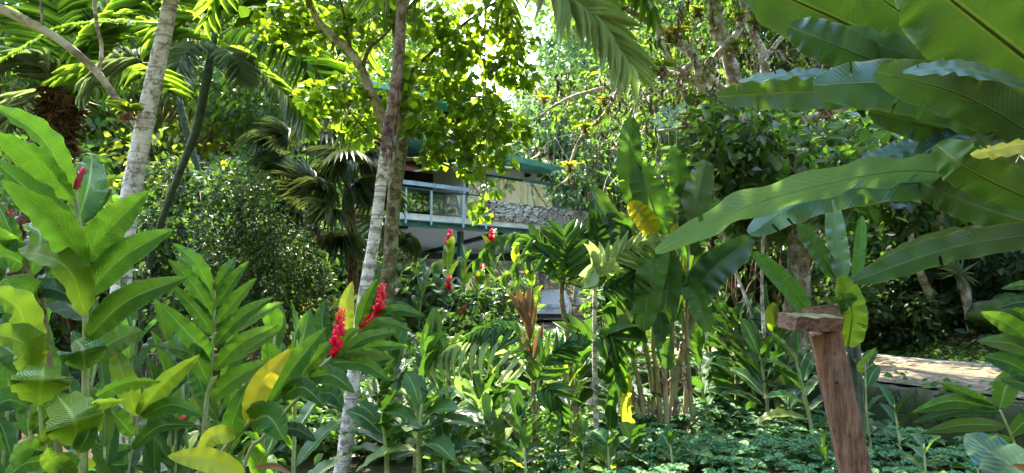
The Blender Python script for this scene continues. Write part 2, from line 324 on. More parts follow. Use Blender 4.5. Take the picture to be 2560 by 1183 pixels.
M['wall_stone'] = stone_mat('mossy_rubble_stone', (.085, .075, .058), (.045, .04, .032), (.022, .02, .015), 3.4, (.035, .05, .016), .40)
M['rock'] = stone_mat('boulder_stone', (.15, .14, .115), (.11, .10, .085), (.10, .09, .075), 1.1, (.05, .09, .016), .40)
def _cobble():
    g = NT('cobblestone_paving'); o = g.pos(); b = g.n('ShaderNodeTexVoronoi', feature='DISTANCE_TO_EDGE'); b.inputs['Scale'].default_value = 7.5; b.inputs['Randomness'].default_value = .55; g.l(o, b.inputs['Vector'])
    vc = g.n('ShaderNodeTexVoronoi'); vc.inputs['Scale'].default_value = 7.5; vc.inputs['Randomness'].default_value = .55; g.l(o, vc.inputs['Vector']); sp = g.n('ShaderNodeSeparateColor'); g.l(vc.outputs['Color'], sp.inputs[0])
    n = g.noise(5, 6, .7, o); c = g.mix(sp.outputs[0], (.20, .155, .095), (.11, .085, .055)); c = g.mix(g.ramp(n, .45, .7), c, (.075, .062, .035))
    e = g.ramp(b.outputs['Distance'], .03, .12); c = g.mix(e, (.07, .065, .03), c)
    return g.done(g.bsdf(c, .85, .25, nrm=g.bump(g.math('ADD', e, g.math('MULTIPLY', n, .4)), .7, .03)))
M['cobble'] = _cobble()
def _ground():
    g = NT('forest_soil'); o = g.pos(); n = g.noise(1.3, 6, .7, o); n2 = g.noise(14, 5, .7, o)
    c = g.mix(g.ramp(n, .4, .62), (.055, .04, .022), (.03, .05, .016)); c = g.mix(g.math('MULTIPLY', g.ramp(n2, .5, .7), .5), c, (.10, .075, .04))
    return g.done(g.bsdf(c, .95, .1, nrm=g.bump(n2, .8, .05)))
M['soil'] = _ground()
def _post():
    g = NT('weathered_timber'); o = g.obj(); mp = g.n('ShaderNodeMapping'); g.l(o, mp.inputs[0]); mp.inputs['Scale'].default_value = (26, 26, 1.6)
    gr = g.noise(2.4, 8, .75, mp.outputs[0]); n = g.noise(5, 5, .6, o); c = g.mix(g.ramp(gr, .36, .64), (.080, .040, .024), (.25, .135, .078))
    c = g.mix(g.math('MULTIPLY', g.ramp(n, .5, .68), .5), c, (.27, .20, .155)); n3 = g.noise(3.1, 3, .5, o); c = g.mix(g.math('MULTIPLY', g.ramp(n3, .54, .66), .6), c, (.30, .13, .055))
    return g.done(g.bsdf(c, .8, .25, nrm=g.bump(gr, .9, .012)))
M['timber'] = _post()
def _cap():
    g = NT('rotting_timber'); o = g.obj(); mp = g.n('ShaderNodeMapping'); g.l(o, mp.inputs[0]); mp.inputs['Scale'].default_value = (2, 22, 22)
    gr = g.noise(2.6, 8, .75, mp.outputs[0]); c = g.mix(g.ramp(gr, .36, .64), (.07, .040, .026), (.24, .14, .09)); n = g.noise(9, 5, .6, o); geo = g.n('ShaderNodeNewGeometry'); sp = g.n('ShaderNodeSeparateXYZ'); g.l(geo.outputs['Normal'], sp.inputs[0])
    c = g.mix(g.math('MULTIPLY', g.math('MULTIPLY', g.ramp(n, .44, .58), g.ramp(sp.outputs[2], .3, .75)), .85), c, (.11, .125, .045)); return g.done(g.bsdf(c, .9, .2, nrm=g.bump(gr, .9, .012)))
M['cap'] = _cap()

# ------------------------------------------------------------------ leaf templates (x across, y along, z normal)
def tmpl(prof, ns=5, nc=2, droop=0., fold=.15, tipw=0.02, wav=0.):
    v = np.linspace(0, 1, ns + 1); hw = np.array([prof(q) for q in v]) * .5
    xs = np.linspace(-1, 1, nc + 1); V = []; U = []
    for i, q in enumerate(v):
        for x in xs: V.append((x * hw[i], q - droop * .25 * q ** 3, fold * abs(x) * hw[i] - droop * q ** 2 + wav * abs(x) * math.sin(q * 14 + x))); U.append(((x + 1) / 2, q))
    k = nc + 1; Fc = [[i * k + j, i * k + j + 1, (i + 1) * k + j + 1, (i + 1) * k + j] for i in range(ns) for j in range(nc)]
    return np.array(V), np.array(Fc), np.array(U)
lance = lambda q: max(.03, math.sin(math.pi * min(1, q ** .85)) ** .75)
oval = lambda q: max(.03, math.sin(math.pi * q ** .8) ** .6)
heart = lambda q: max(.03, math.sin(math.pi * q ** .55) ** .62)
strap = lambda q: max(.04, (1 - q ** 3) * (.55 + .45 * min(1, q * 4)))
T_HEX = tmpl(oval, 3, 2, .12, .25)
T_LEAF = tmpl(oval, 4, 2, .18, .3); T_LANCE = tmpl(lance, 6, 2, .22, .3); T_HEART = tmpl(heart, 4, 2, .15, .2)
T_STRAP = tmpl(strap, 6, 2, .35, .5); T_LEAFLET = tmpl(strap, 5, 2, .22, .5); T_LEAFLET_D = tmpl(strap, 6, 2, .6, .5)
T_STR = tmpl(strap, 3, 2, .05, .45); T_BRACT = tmpl(lance, 3, 2, -.25, .8); T_FINE = tmpl(lance, 8, 4, .25, .3, wav=.03)
def small_hex():
    V = np.array([[0, 0, 0], [.42, .3, .06], [.40, .68, .05], [0, 1, -.08], [-.40, .68, .05], [-.42, .3, .06]]); Fc = np.array([[0, 1, 2, 3], [0, 3, 4, 5]])
    return V, Fc, np.stack([V[:, 0] + .5, V[:, 1]], -1)
T_SMALL = small_hex()
def rand_unit(n): return nz(rng.normal(size=(n, 3)))

# ------------------------------------------------------------------ hero leaves
PROF = {'ginger': lambda v: np.maximum(np.sin(np.pi * np.clip(v, 0, 1) ** .85), 0) ** .62 * (1 - .25 * v ** 6) + .015,
        'banana': lambda v: np.clip(1 - np.abs(2 * np.clip(v * .97 + .02, 0, 1) - 1) ** 3.2, 0, 1) ** .6 * (1 - .18 * v) + .015,
        'oval': lambda v: np.maximum(np.sin(np.pi * v ** .8), 0) ** .55 + .015}
def blade(mb, pts, width, roll=0., fold=.25, wave=.05, prof='ginger', droop=0., under=False, nv=26, nu=8, freq=5., rnd=None, facing=None, mi=0, rib=0., tears=0):
    c = curve(pts, nv + 1); t = nz(np.gradient(c, axis=0)); mid = c[nv // 2]
    f = nz(CAM - c) if facing is None else np.broadcast_to(nz(np.array(facing, float)), c.shape)
    n = nz(f - t * np.sum(f * t, 1)[:, None]); b = np.cross(t, n)
    cr, sr = math.cos(roll), math.sin(roll); n, b = n * cr + b * sr, b * cr - n * sr
    v = np.linspace(0, 1, nv + 1); hw = PROF[prof](v) * width / 2; u = np.linspace(-1, 1, nu + 1); au = np.abs(u)
    ph = rng.random(2) * 6.28; amp = wave * width
    jit = 1 + .5 * np.sin(v * 17 + ph[0])
    wv = amp * (np.sin(v[:, None] * 6.283 * freq + np.where(u < 0, ph[0], ph[1])[None] + .8 * np.sin(v * 9 + ph[1])[:, None])) * (au ** 1.6)[None] * (np.sin(np.pi * v) ** .5)[:, None] * jit[:, None]
    V = c[:, None] + b[:, None] * (u[None] * hw[:, None] * math.cos(fold))[..., None] + n[:, None] * ((au[None] * hw[:, None] * math.sin(fold) - droop * (au ** 2)[None] * hw[:, None]) + wv)[..., None]
    k = nu + 1; i, j = np.meshgrid(np.arange(nv), np.arange(nu), indexing='ij')
    Fc = np.stack([i * k + j, i * k + j + 1, (i + 1) * k + j + 1, (i + 1) * k + j], -1).reshape(-1, 4)
    if tears:
        keep = np.ones(len(Fc), bool); ii, jj = i.ravel(), j.ravel()
        for q in range(tears):
            r_, s0, dp = rng.integers(int(nv * .12), int(nv * .92)), rng.integers(2), rng.uniform(.25, .8); uc = (u[jj] + u[jj + 1]) / 2; keep &= ~((ii == r_) & ((uc > dp) if s0 else (uc < -dp)))
        Fc = Fc[keep]
    if under: Fc = Fc[:, ::-1]
    U = np.stack([np.broadcast_to((u + 1) / 2, (nv + 1, k)), np.broadcast_to(v[:, None], (nv + 1, k))], -1).reshape(-1, 2)
    mb.add(V.reshape(-1, 3), Fc, U, rng.random() if rnd is None else rnd, mi)
    return c
def px2m(w, d): return w * d / F
def hero_leaf(par, pts, w, mat='ginger', roll=0., fold=.42, wave=.075, prof='ginger', under=False, droop=0., label=None, freq=5., name='leaf', tear=False):
    """pts: pixels with depth; w: full blade width in pixels at the middle"""
    mb = MB(); q = [P(*p) for p in pts]; d = pts[len(pts) // 2][2]
    big = prof == 'banana'; cc = blade(mb, q, px2m(w, d), roll, fold, wave * (1.5 if big else 1.1), prof, droop, under, freq=freq * (1.5 if big else 1.2), nv=72 if big else 34, nu=12 if big else 8, tears=(3 if w > 60 else 1) if big else 0)
    if big: mb.tube(cc[:-6], px2m(w, d) * .022 * np.linspace(1, .3, len(cc) - 6), 6, 0)
    return mb.build(name, M[mat], par, label=label)

def gz(x, y):
    """terrain height"""
    x = np.asarray(x, float); y = np.asarray(y, float)
    wy = np.interp(x, WX, WY)
    far = sstep(-.04, .10, y - wy)
    terr = np.interp(y, [5, 9, 14, 24, 30, 42], [.55, .55, .30, -.2, -.4, -.4])
    z = far * terr
    z = z + np.clip(y - 46, 0, 200) * .33
    r = x - np.interp(y, [0, 6, 8, 10, 14, 20, 30, 46], [7.2, 7.2, 6.6, 5.6, 5.0, 5.5, 8.0, 12.])
    k = 1.
    z = z + np.clip(-y - 4.5, 0, 34) * .85  # unseen slope behind the camera, raised to block low sky light
    z = z + (np.clip(r, 0, 4) * .42 + np.clip(r - 4, 0, 60) * .50) * k
    l = -x - np.interp(y, [0, 8, 14, 30, 46], [9, 8, 9, 15, 20]); z = z + np.clip(l, 0, 60) * .35 * k
    return z + .05 * np.sin(x * 1.7 + .6 * y) * np.cos(y * 1.1)
WX = [-12, -6, -2, 1.1, 2.5, 3.45, 4.25, 5.4, 40]; WY = [10.6, 9.8, 8.9, 8.5, 7.85, 6.75, 5.55, 4.0, 4.0]
# ================================================================== SETTING
def grid_mesh(name, xs, ys, zf, mat, **k):
    X, Y = np.meshgrid(xs, ys, indexing='ij'); Z = zf(X, Y); mb = MB(); n = len(ys)
    i, j = np.meshgrid(np.arange(len(xs) - 1), np.arange(n - 1), indexing='ij')
    Fc = np.stack([i * n + j, (i + 1) * n + j, (i + 1) * n + j + 1, i * n + j + 1], -1).reshape(-1, 4)
    mb.add(np.stack([X, Y, Z], -1).reshape(-1, 3), Fc, np.stack([X, Y], -1).reshape(-1, 2)); return mb.build(name, mat, **k)
xs = np.concatenate([[-600, -200, -90], np.arange(-60, -12, 2.), np.arange(-12, 14, .22), np.arange(14, 60, 2.), [90, 200, 600]])
ys = np.concatenate([[-300, -90, -60], np.arange(-44, -8, 3.), np.arange(-8, 3.6, .6), np.arange(3.6, 12, .12), np.arange(12, 50, .8), np.arange(50, 120, 4.), [160, 260, 700]])
def gz_c(X, Y): return np.minimum(gz(X, Y), 34)
grid_mesh('ground', xs, ys, gz_c, M['soil'], kind='structure')
# road: cobbled drive curving from the right front to the carport
rl = curve([(5.6, 3.2), (4.32, 5.62), (3.52, 6.85), (2.75, 8.0), (2.05, 9.8), (1.5, 13), (1.2, 18), (.8, 24), (.4, 29.5), (-.6, 35)], 120)
rr_ = curve([(8.6, 4.2), (6.7, 6.6), (5.1, 8.2), (4.55, 9.3), (4.3, 11.5), (4.2, 14.5), (4.0, 19), (3.9, 25), (4.0, 30.5), (3.6, 36)], 120)
mb = MB(); kk = 9; s_ = np.linspace(0, 1, kk)
Vr = rl[:, None] * (1 - s_)[None, :, None] + rr_[:, None] * s_[None, :, None]
zt = np.interp(Vr[..., 1], [5, 9, 14, 24, 30, 42], [.59, .59, .34, -.16, -.36, -.36]) + .03 + .02 * np.sin(Vr[..., 0] * 3 + Vr[..., 1] * 2)
Vr = np.concatenate([Vr, zt[..., None] + .045], -1); i, j = np.meshgrid(np.arange(119), np.arange(kk - 1), indexing='ij')
mb.add(Vr.reshape(-1, 3), np.stack([i * kk + j, i * kk + j + 1, (i + 1) * kk + j + 1, (i + 1) * kk + j], -1).reshape(-1, 4)); mb.build('road', M['cobble'], kind='structure')
mb = MB(); e3 = np.c_[rr_ + [.12, .05], np.interp(rr_[:, 1], [5, 9, 14, 24, 30, 42], [.67, .67, .42, -.08, -.28, -.28])]
for q in range(0, 118):
    a, b = e3[q], e3[q + 1]; d = nz(b - a); nrm = np.array([d[1], -d[0], 0]) * .14; dn = np.array([0, 0, .22])
    mb.hexa([a - nrm - dn, a + nrm - dn, b + nrm - dn, b - nrm - dn, a - nrm, a + nrm, b + nrm, b - nrm])
mb.build('kerb', M['kerb'], smooth=False, kind='structure')
# retaining wall
wl = curve([(-7.5, 10.1), (-6, 9.8), (-2, 8.9), (1.1, 8.5), (2.5, 7.85), (3.45, 6.75), (4.25, 5.55), (5.4, 4.0), (6.6, 2.6)], 150)
mb = MB(); tw = nz(np.gradient(wl, axis=0)); nw = np.c_[tw[:, 1], -tw[:, 0]]; nw *= np.sign((nw @ np.array([0, -1.])).sum())
prof = [(-.10, -.6), (-.09, .0), (-.07, .2), (-.055, .4), (-.05, .5), (-.02, .60), (.06, .628), (.24, .628), (.28, .55)]
V = np.array([[np.r_[wl[q] - nw[q] * (o_ - .0) + nw[q] * (rng.random() - .5) * .05, z_ + (rng.random() - .5) * .02] for o_, z_ in prof] for q in range(150)])
k = len(prof); i, j = np.meshgrid(np.arange(149), np.arange(k - 1), indexing='ij')
mb.add(V.reshape(-1, 3), np.stack([i * k + j, (i + 1) * k + j, (i + 1) * k + j + 1, i * k + j + 1], -1).reshape(-1, 4))
mb.build('retaining_wall', M['wall_stone'], label='low mossy stone retaining wall holding up the cobbled road', cat='wall')
# boulder on the right bank
def boulder(name, c, r, label, mat='rock'):
    mb = MB(); n1, n2 = 14, 20; th = np.linspace(.02, math.pi - .02, n1); ph = np.linspace(0, 2 * math.pi, n2, endpoint=False)
    D = np.stack([np.sin(th)[:, None] * np.cos(ph), np.sin(th)[:, None] * np.sin(ph), np.cos(th)[:, None] + 0 * ph], -1)
    w = 1 + .16 * np.sin(D[..., 0] * 4 + 1) * np.cos(D[..., 1] * 3.3) + .10 * np.sin(D[..., 2] * 7 + D[..., 0] * 5) + .05 * (rng.random(D.shape[:2]) - .5)
    V = D * w[..., None] * np.array(r); i, j = np.meshgrid(np.arange(n1 - 1), np.arange(n2), indexing='ij'); j2 = (j + 1) % n2
    mb.add(V.reshape(-1, 3) + np.array(c), np.stack([i * n2 + j, (i + 1) * n2 + j, (i + 1) * n2 + j2, i * n2 + j2], -1).reshape(-1, 4))
    return mb.build(name, M[mat], label=label, cat='rock', local=c)
boulder('boulder', P(2510, 790, 9.3), (.42, .36, .26), 'grey boulder under moss on the bank past the lawn')
boulder('boulder', P(1165, 955, 8.35), (.33, .2, .22), 'pale rubble block bulging from the retaining wall', 'rock')

# ------------------------------------------------------------------ HOUSE
A = P(1000, 591, 25.5)[:2]; B = P(1420, 591, 32.0)[:2]; UH = nz(B - A); WH = np.array([-UH[1], UH[0]])
if WH[1] < 0: WH = -WH
def H(u, w, z): return np.r_[A + UH * u + WH * w, z]
def fac(px, py, w=0.):
    """facade coordinates u, z of the pixel on the plane w metres behind the deck edge"""
    r = P(px, py, 1.) - CAM; nrm = np.r_[WH, 0]; o = H(0, w, 0); t = np.dot(o - CAM, nrm) / np.dot(r, nrm); q = CAM + r * t
    return float(np.dot(q[:2] - A, UH)), float(q[2])
RZ = math.atan2(UH[1], UH[0])
house = thing('house', 'hillside house of green steel and glass with stone planter above open carport', 'house', H(5, 4, -.4))
def hbox(mb, u0, u1, w0, w1, z0, z1, mi=0):
    mb.hexa([H(u0, w0, z0), H(u1, w0, z0), H(u1, w1, z0), H(u0, w1, z0), H(u0, w0, z1), H(u1, w0, z1), H(u1, w1, z1), H(u0, w1, z1)], mi)
def hpart(name, mat, *boxes, parent=house, label=None, smooth=False):
    mb = MB()
    for b in boxes: hbox(mb, *b)
    return mb.build(name, M[mat], parent, smooth, label)
u1018, zbt = fac(1018, 549); _, zbb = fac(1018, 566); _, zsl = fac(1018, 532)
UL, UR = -7., 13.2; DZ = zbt; ZB = zbb; ZS = zsl; uS = fac(1205, 540)[0]
hpart('deck_slab', 'concrete', (UL, UR, .02, 13, DZ, ZS))
hpart('edge_beam', 'green_steel', (UL, UR, -.10, .02, DZ - .05, DZ), (UL, UR, -.03, .0, ZB + .05, DZ - .05), (UL, UR, -.12, .04, ZB, ZB + .05), *[(u, u + .03, -.11, -.03, ZB + .05, DZ - .05) for u in np.arange(UL + .5, UR, 2.6)])
SL = -.125
def hslope(mb, u0, u1, w0, w1_, za, zb): mb.hexa([H(u0, w0, za + SL * w0), H(u1, w0, za + SL * w0), H(u1, w1_, za + SL * w1_), H(u0, w1_, za + SL * w1_), H(u0, w0, zb + SL * w0), H(u1, w0, zb + SL * w0), H(u1, w1_, zb + SL * w1_), H(u0, w1_, zb + SL * w1_)])
mb = MB(); hslope(mb, UL, UR, .06, 12.99, ZB + .10, ZB + .16); mb.build('carport_ceiling', M['ceiling'], house, False)
for u in (-4.5, .2, 5.1, 10.3): 
    mb = MB(); hslope(mb, u, u + .22, .06, 12.98, ZB - .06, ZB + .098); mb.build('ceiling_beam', M['dark_steel'], house, False)
for w in (4.6, 9.4): hpart('ceiling_beam', 'dark_steel', (UL, UR, w, w + .3, ZB - .40 + SL * w, ZB - .10 + SL * w))
for u in (-5.6, 3.3, 11.9): hpart('carport_column', 'green_steel', (u, u + .2, .5, .7, -.5, ZB - .003))
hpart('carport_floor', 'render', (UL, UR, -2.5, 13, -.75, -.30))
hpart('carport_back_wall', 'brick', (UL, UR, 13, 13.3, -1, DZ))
hpart('side_wall', 'render', (-6.9, -6.6, 5, 13, -1, ZB), (-6.6, -4.6, 6.5, 6.8, -1, 2.2))
# railing: glass panels between posts
zr = ZS + .92
posts = [fac(x, 540)[0] for x in (1008, 1072, 1152, 1209)]
rail = thing('glass_balustrade', 'clear glass balustrade with pale metal posts along the deck edge', 'balustrade', H(2, -.1, ZS))
us = list(np.arange(posts[0] - 4.2, posts[0] - .5, 2.05)) + posts
for u in us:
    mb = MB(); hbox(mb, u - .024, u + .024, -.20, -.125, ZB + .1, zr); mb.build('post', M['alu'], rail, False)
for a, b in zip(us[:-1], us[1:]):
    mb = MB(); hbox(mb, a + .05, b - .05, -.155, -.14, ZS + .06, zr - .07); mb.build('glass_panel', M['rail_glass'], rail, False)
mb = MB(); hbox(mb, us[0], us[-1], -.19, -.13, zr, zr + .05); mb.build('handrail', M['dark_steel'], rail, False)
# stone planter wall and glass above it
zst = fac(1234, 503)[1]
mb = MB(); n1, n2 = 60, 12; uu = np.linspace(uS, UR, n1); zz = np.linspace(ZS + .003, zst, n2)
G = np.array([[H(u, -.02 - .07 * rng.random(), z) for z in zz] for u in uu]); i, j = np.meshgrid(np.arange(n1 - 1), np.arange(n2 - 1), indexing='ij')
mb.add(G.reshape(-1, 3), np.stack([i * n2 + j, (i + 1) * n2 + j, (i + 1) * n2 + j + 1, i * n2 + j + 1], -1).reshape(-1, 4)); hbox(mb, uS, UR, .0, .5, ZS + .003, zst)
mb.build('stone_planter', M['stone'], house, False)
glb = thing('glass_screen', 'frameless glass screen standing on the stone planter', 'screen', H(8, .2, zst))
g0, g1 = uS - .6, fac(1455, 480)[0]; gl_edges = np.linspace(g0, g1, 5)
for a, b in zip(gl_edges[:-1], gl_edges[1:]):
    mb = MB(); hbox(mb, a + .02, b - .02, .2, .215, zst + .003, zst + 1.05); mb.build('glass_panel', M['rail_glass'], glb, False)
# living storey behind the terrace
w1 = 3.2
ua, ub = fac(1170, 480, w1)[0], fac(1366, 470, w1)[0]
zt1 = fac(1260, 424, w1)[1]; ztr = fac(1300, 425, w1)[1]; zwin = fac(1300, 447, w1)[1]
hpart('inner_wall', 'brick', (-6.5, ua - .1, w1 + 2.6, w1 + 5, ZS, ztr - .3))
hpart('wall', 'render', (ua - .1, ub, w1 + .2, w1 + 5, ZS, ztr - .02), (ub - .5, ub, w1, w1 + .2, ZS, ztr - .02), (ua, ub - .5, w1, w1 + .2, zwin, ztr - .02))
for q, (a, b) in enumerate(zip(np.linspace(ua, ub - .5, 5)[:-1], np.linspace(ua, ub - .5, 5)[1:])):
    mb = MB()
    for bx in ((a + .003, a + .07, w1 + .04, w1 + .14, ZS + .02, zwin - .005), (b - .07, b - .003, w1 + .04, w1 + .14, ZS + .02, zwin - .005), (a + .07, b - .07, w1 + .04, w1 + .14, ZS + .02, ZS + .12), (a + .07, b - .07, w1 + .04, w1 + .14, zwin - .10, zwin - .005)): hbox(mb, *bx)
    f = mb.build('window', M['orange_wood' if q == 3 else 'green_steel'], house, False)
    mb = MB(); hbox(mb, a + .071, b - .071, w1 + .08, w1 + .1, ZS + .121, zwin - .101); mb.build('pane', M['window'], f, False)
# main roof: sloped slab with deep eaves
def roof_slab(name, pts_px, th, depth, w0, mat, under, par):
    (xa, ya), (xb, yb) = pts_px; u0, z0 = fac(xa, ya, w0); u1, z1 = fac(xb, yb, w0); f = MB()
    f.hexa([H(u0, w0, z0 - th), H(u1, w0, z1 - th), H(u1, w0 + depth, z1 - th + depth * .06), H(u0, w0 + depth, z0 - th + depth * .06), H(u0, w0, z0), H(u1, w0, z1), H(u1, w0 + depth, z1 + depth * .06), H(u0, w0 + depth, z0 + depth * .06)])
    r = f.build(name, M[mat], par, False); t = .12; s = MB()
    s.hexa([H(u0 + .1, w0 + .08, z0 - th - t), H(u1 - .1, w0 + .08, z1 - th - t), H(u1 - .1, w0 + depth, z1 - th - t + depth * .06), H(u0 + .1, w0 + depth, z0 - th - t + depth * .06), H(u0 + .1, w0 + .08, z0 - th - .004), H(u1 - .1, w0 + .08, z1 - th - .004), H(u1 - .1, w0 + depth, z1 - th - .004 + depth * .06), H(u0 + .1, w0 + depth, z0 - th - .004 + depth * .06)])
    s.build('soffit', M[under], r, False); return u0, z0, u1, z1
roof_slab('roof', ((1040, 330), (1420, 421)), .26, 8, 1.4, 'roof_green', 'soffit', house)
# terrace frame of green steel
uc, zc = fac(1312, 463, .8); ud, _ = fac(1458, 470, .8); zfr = fac(1390, 466, .8)[1]
hpart('terrace_frame', 'green_steel', (uc, ud, .75, .93, zfr - .12, zfr + .12), (ud, ud + .2, .72, .96, ZS, zfr + .3))
mb = MB(); mb.bar(H(ud - 1.0, .84, ZS + .25), H(ud - .02, .84, zfr - .15), .12, .12); mb.build('brace', M['green_steel'], house, False)
u_, z_ = fac(1484, 512, 1.5); mb = MB(); hbox(mb, u_ - .16, u_ + .16, 1.4, 1.7, ZS - 1, fac(1484, 440, 1.5)[1]); hbox(mb, u_ - .19, u_ + .19, 1.37, 1.73, fac(1484, 440, 1.5)[1] + .003, fac(1484, 437, 1.5)[1] + .02)
mb.build('timber_post', M['orange_wood'], smooth=False, label='orange timber post at the end of the terrace', cat='post')
# pergola roof of the lower left terrace
mb = MB(); (pa, za), (pb, zb_) = fac(1030, 452, 2.2), fac(1172, 468, 2.2)
hbox(mb, pa - .6, pb, 2.2, 2.32, za - .17, za + .0); mb.build('gutter', M['tin'], house, False)
mb = MB(); nu_ = 90
uu = np.linspace(pa - 5, pb - .05, nu_); G = np.array([[H(u, w, za - .30 + .035 * math.sin(q * 1.6) + (w - 2.3) * .12) for w in (2.33, 5.7)] for q, u in enumerate(uu)])
i, j = np.meshgrid(np.arange(nu_ - 1), np.arange(1), indexing='ij'); mb.add(G.reshape(-1, 3), np.stack([i * 2 + j, (i + 1) * 2 + j, (i + 1) * 2 + j + 1, i * 2 + j + 1], -1).reshape(-1, 4))
mb.build('terrace_canopy', M['dark_steel'], house)
# upper storey
w2 = 4.0; (uq, zq), (uw, zw) = fac(1010, 240, w2), fac(1180, 262, w2)
hpart('upper_wall', 'redwall', (uq - 4, uw, w2, w2 + 6, ztr + .35, zq - .3))
hpart('upper_roof', 'roof_green', (uq - 5, uw + .9, w2 - 1.2, w2 + 6.5, zq - .3, zq - .08))
for a in np.arange(uq - 3, uw - 2, 2.6):
    mb = MB(); 
    for bx in ((a, a + .1, w2 - .06, w2 - .003, zq - 2.2, zq - .9), (a + 1.7, a + 1.8, w2 - .06, w2 - .003, zq - 2.2, zq - .9), (a + .1, a + 1.7, w2 - .06, w2 - .003, zq - 2.2, zq - 2.1), (a + .1, a + 1.7, w2 - .06, w2 - .003, zq - 1., zq - .9)): hbox(mb, *bx)
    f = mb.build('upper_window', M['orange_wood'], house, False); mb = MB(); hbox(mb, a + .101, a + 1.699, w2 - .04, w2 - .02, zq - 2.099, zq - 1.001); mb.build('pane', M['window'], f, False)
mb = MB(); ul_, zl_ = fac(1323, 437, w1 - .25); 
hbox(mb, ul_ - .11, ul_ + .11, w1 - .2, w1 - .003, zl_ - .1, zl_ + .08); hbox(mb, ul_ - .07, ul_ + .07, w1 - .32, w1 - .203, zl_ - .07, zl_ + .05); mb.build('wall_lamp', M['black'], house, False)
# terrace chair
cu, cz = fac(1409, 504, 1.6); ch = thing('terrace_chair', 'grey sling chair on the terrace beneath the green steel frame', 'chair', H(cu, 1.6, ZS))
sz = cz - .5
mb = MB(); mb.hexa([H(cu - .5, 1.9, ZS + .45), H(cu + .45, 1.9, ZS + .45), H(cu + .45, 1.93, ZS + .45), H(cu - .5, 1.93, ZS + .45), H(cu - .42, 2.2, ZS + 1.55), H(cu + .55, 2.2, ZS + 1.55), H(cu + .55, 2.23, ZS + 1.55), H(cu - .42, 2.23, ZS + 1.55)]); mb.build('backrest', M['chair'], ch, False)
mb = MB(); hbox(mb, cu - .48, cu + .48, 1.2, 1.89, ZS + .42, ZS + .45); mb.build('seat', M['chair'], ch, False)
for a, b in ((-.46, 1.22), (.42, 1.22), (-.46, 1.84), (.42, 1.84)):
    mb = MB(); hbox(mb, cu + a, cu + a + .04, b, b + .04, ZS, ZS + .417); mb.build('leg', M['alu'], ch, False)
# ------------------------------------------------------------------ CAR (rear towards the camera)
cx, cy_ = P(1374, 770, 33.0)[:2]; cz0 = -.36; car = thing('parked_car', 'white hatchback parked tail-out beneath the carport', 'car', (cx, cy_, cz0)); CR = R(8)
def C3(x, y, z):
    c_, s_ = math.cos(CR), math.sin(CR); return np.array([cx + x * c_ + y * s_, cy_ - x * s_ + y * c_, cz0 + z])
rings = []      # cross sections along the car from tail (y=0) to nose
secs = [(.0, .84, .42, .95, .0, .0), (.06, .90, .30, 1.02, .0, .0), (.16, .92, .27, 1.06, .80, 1.06), (.34, .925, .25, 1.06, .74, 1.46), (.75, .93, .24, 1.05, .72, 1.62), (1.6, .93, .24, 1.03, .72, 1.66), (2.4, .93, .24, 1.0, .70, 1.58), (3.1, .92, .25, .98, .72, 1.15), (3.9, .88, .27, .88, .62, .92), (4.3, .74, .34, .74, .55, .76)]
mb = MB(); V = []
for (y, hw, zb2, zm, tw_, ztp) in secs:
    tw_ = tw_ or hw * .8; ztp = ztp or zm + .02
    half = [(hw * .86, zb2), (hw * .98, zb2 + .12), (hw, (zb2 + zm) / 2), (hw * .97, zm), (tw_ + .03, zm + .75 * (ztp - zm)), (tw_ - .05, ztp), (tw_ * .4, ztp + .03)]
    V.append([C3(x, y, z) for x, z in half] + [C3(-x, y, z) for x, z in half[::-1]])
k = 14; V = np.array(V); i, j = np.meshgrid(np.arange(len(secs) - 1), np.arange(k), indexing='ij'); j2 = (j + 1) % k
mb.add(V.reshape(-1, 3), np.stack([i * k + j, (i + 1) * k + j, (i + 1) * k + j2, i * k + j2], -1).reshape(-1, 4)); mb.add(V[0], [[q for q in range(k)]]); mb.add(V[-1], [[q for q in range(k)][::-1]])
mb.build('body', M['paint_white'], car)
def cpoly(name, mat, pts, par=car, th=.012):
    mb = MB(); p = [C3(*q) for q in pts]; o_ = C3(0, -th, 0) - C3(0, 0, 0); b = [q + o_ for q in p]; mb.add(np.array(p + b), [[0, 1, 2, 3], [7, 6, 5, 4], [0, 4, 5, 1], [1, 5, 6, 2], [2, 6, 7, 3], [3, 7, 4, 0]]); return mb.build(name, M[mat], par, False)
cpoly('rear_window', 'glass_dark', [(-.66, .17, 1.08), (.66, .17, 1.08), (.58, .33, 1.42), (-.58, .33, 1.42)])
for s in (-1, 1): cpoly('tail_light', 'tail', [(s * .86, .0, .86), (s * .52, -.02, .86), (s * .52, .02, 1.0), (s * .88, .05, 1.02)])
cpoly('bumper', 'black', [(-.86, -.02, .34), (.86, -.02, .34), (.84, -.02, .52), (-.84, -.02, .52)], th=.05)
pl = cpoly('number_plate', 'plate', [(-.2, -.02, .66), (.2, -.02, .66), (.2, -.02, .77), (-.2, -.02, .77)])
mb = MB(); a_ = np.linspace(0, 2 * math.pi, 17)
mb.tube([C3(.11 * math.cos(q), -.035, .91 + .065 * math.sin(q)) for q in a_], .011, 5); mb.tube([C3(.055 * math.cos(q), -.035, .915 + .05 * math.sin(q)) for q in a_], .009, 5); mb.tube([C3(.09 * math.cos(q), -.035, .935 + .02 * math.sin(q)) for q in a_], .008, 5); mb.build('badge', M['chrome'], car)
mb = MB(); mb.box(C3(0, -.02, .80), (1.0, .03, .03), -CR); mb.build('trim_strip', M['chrome'], car, False)
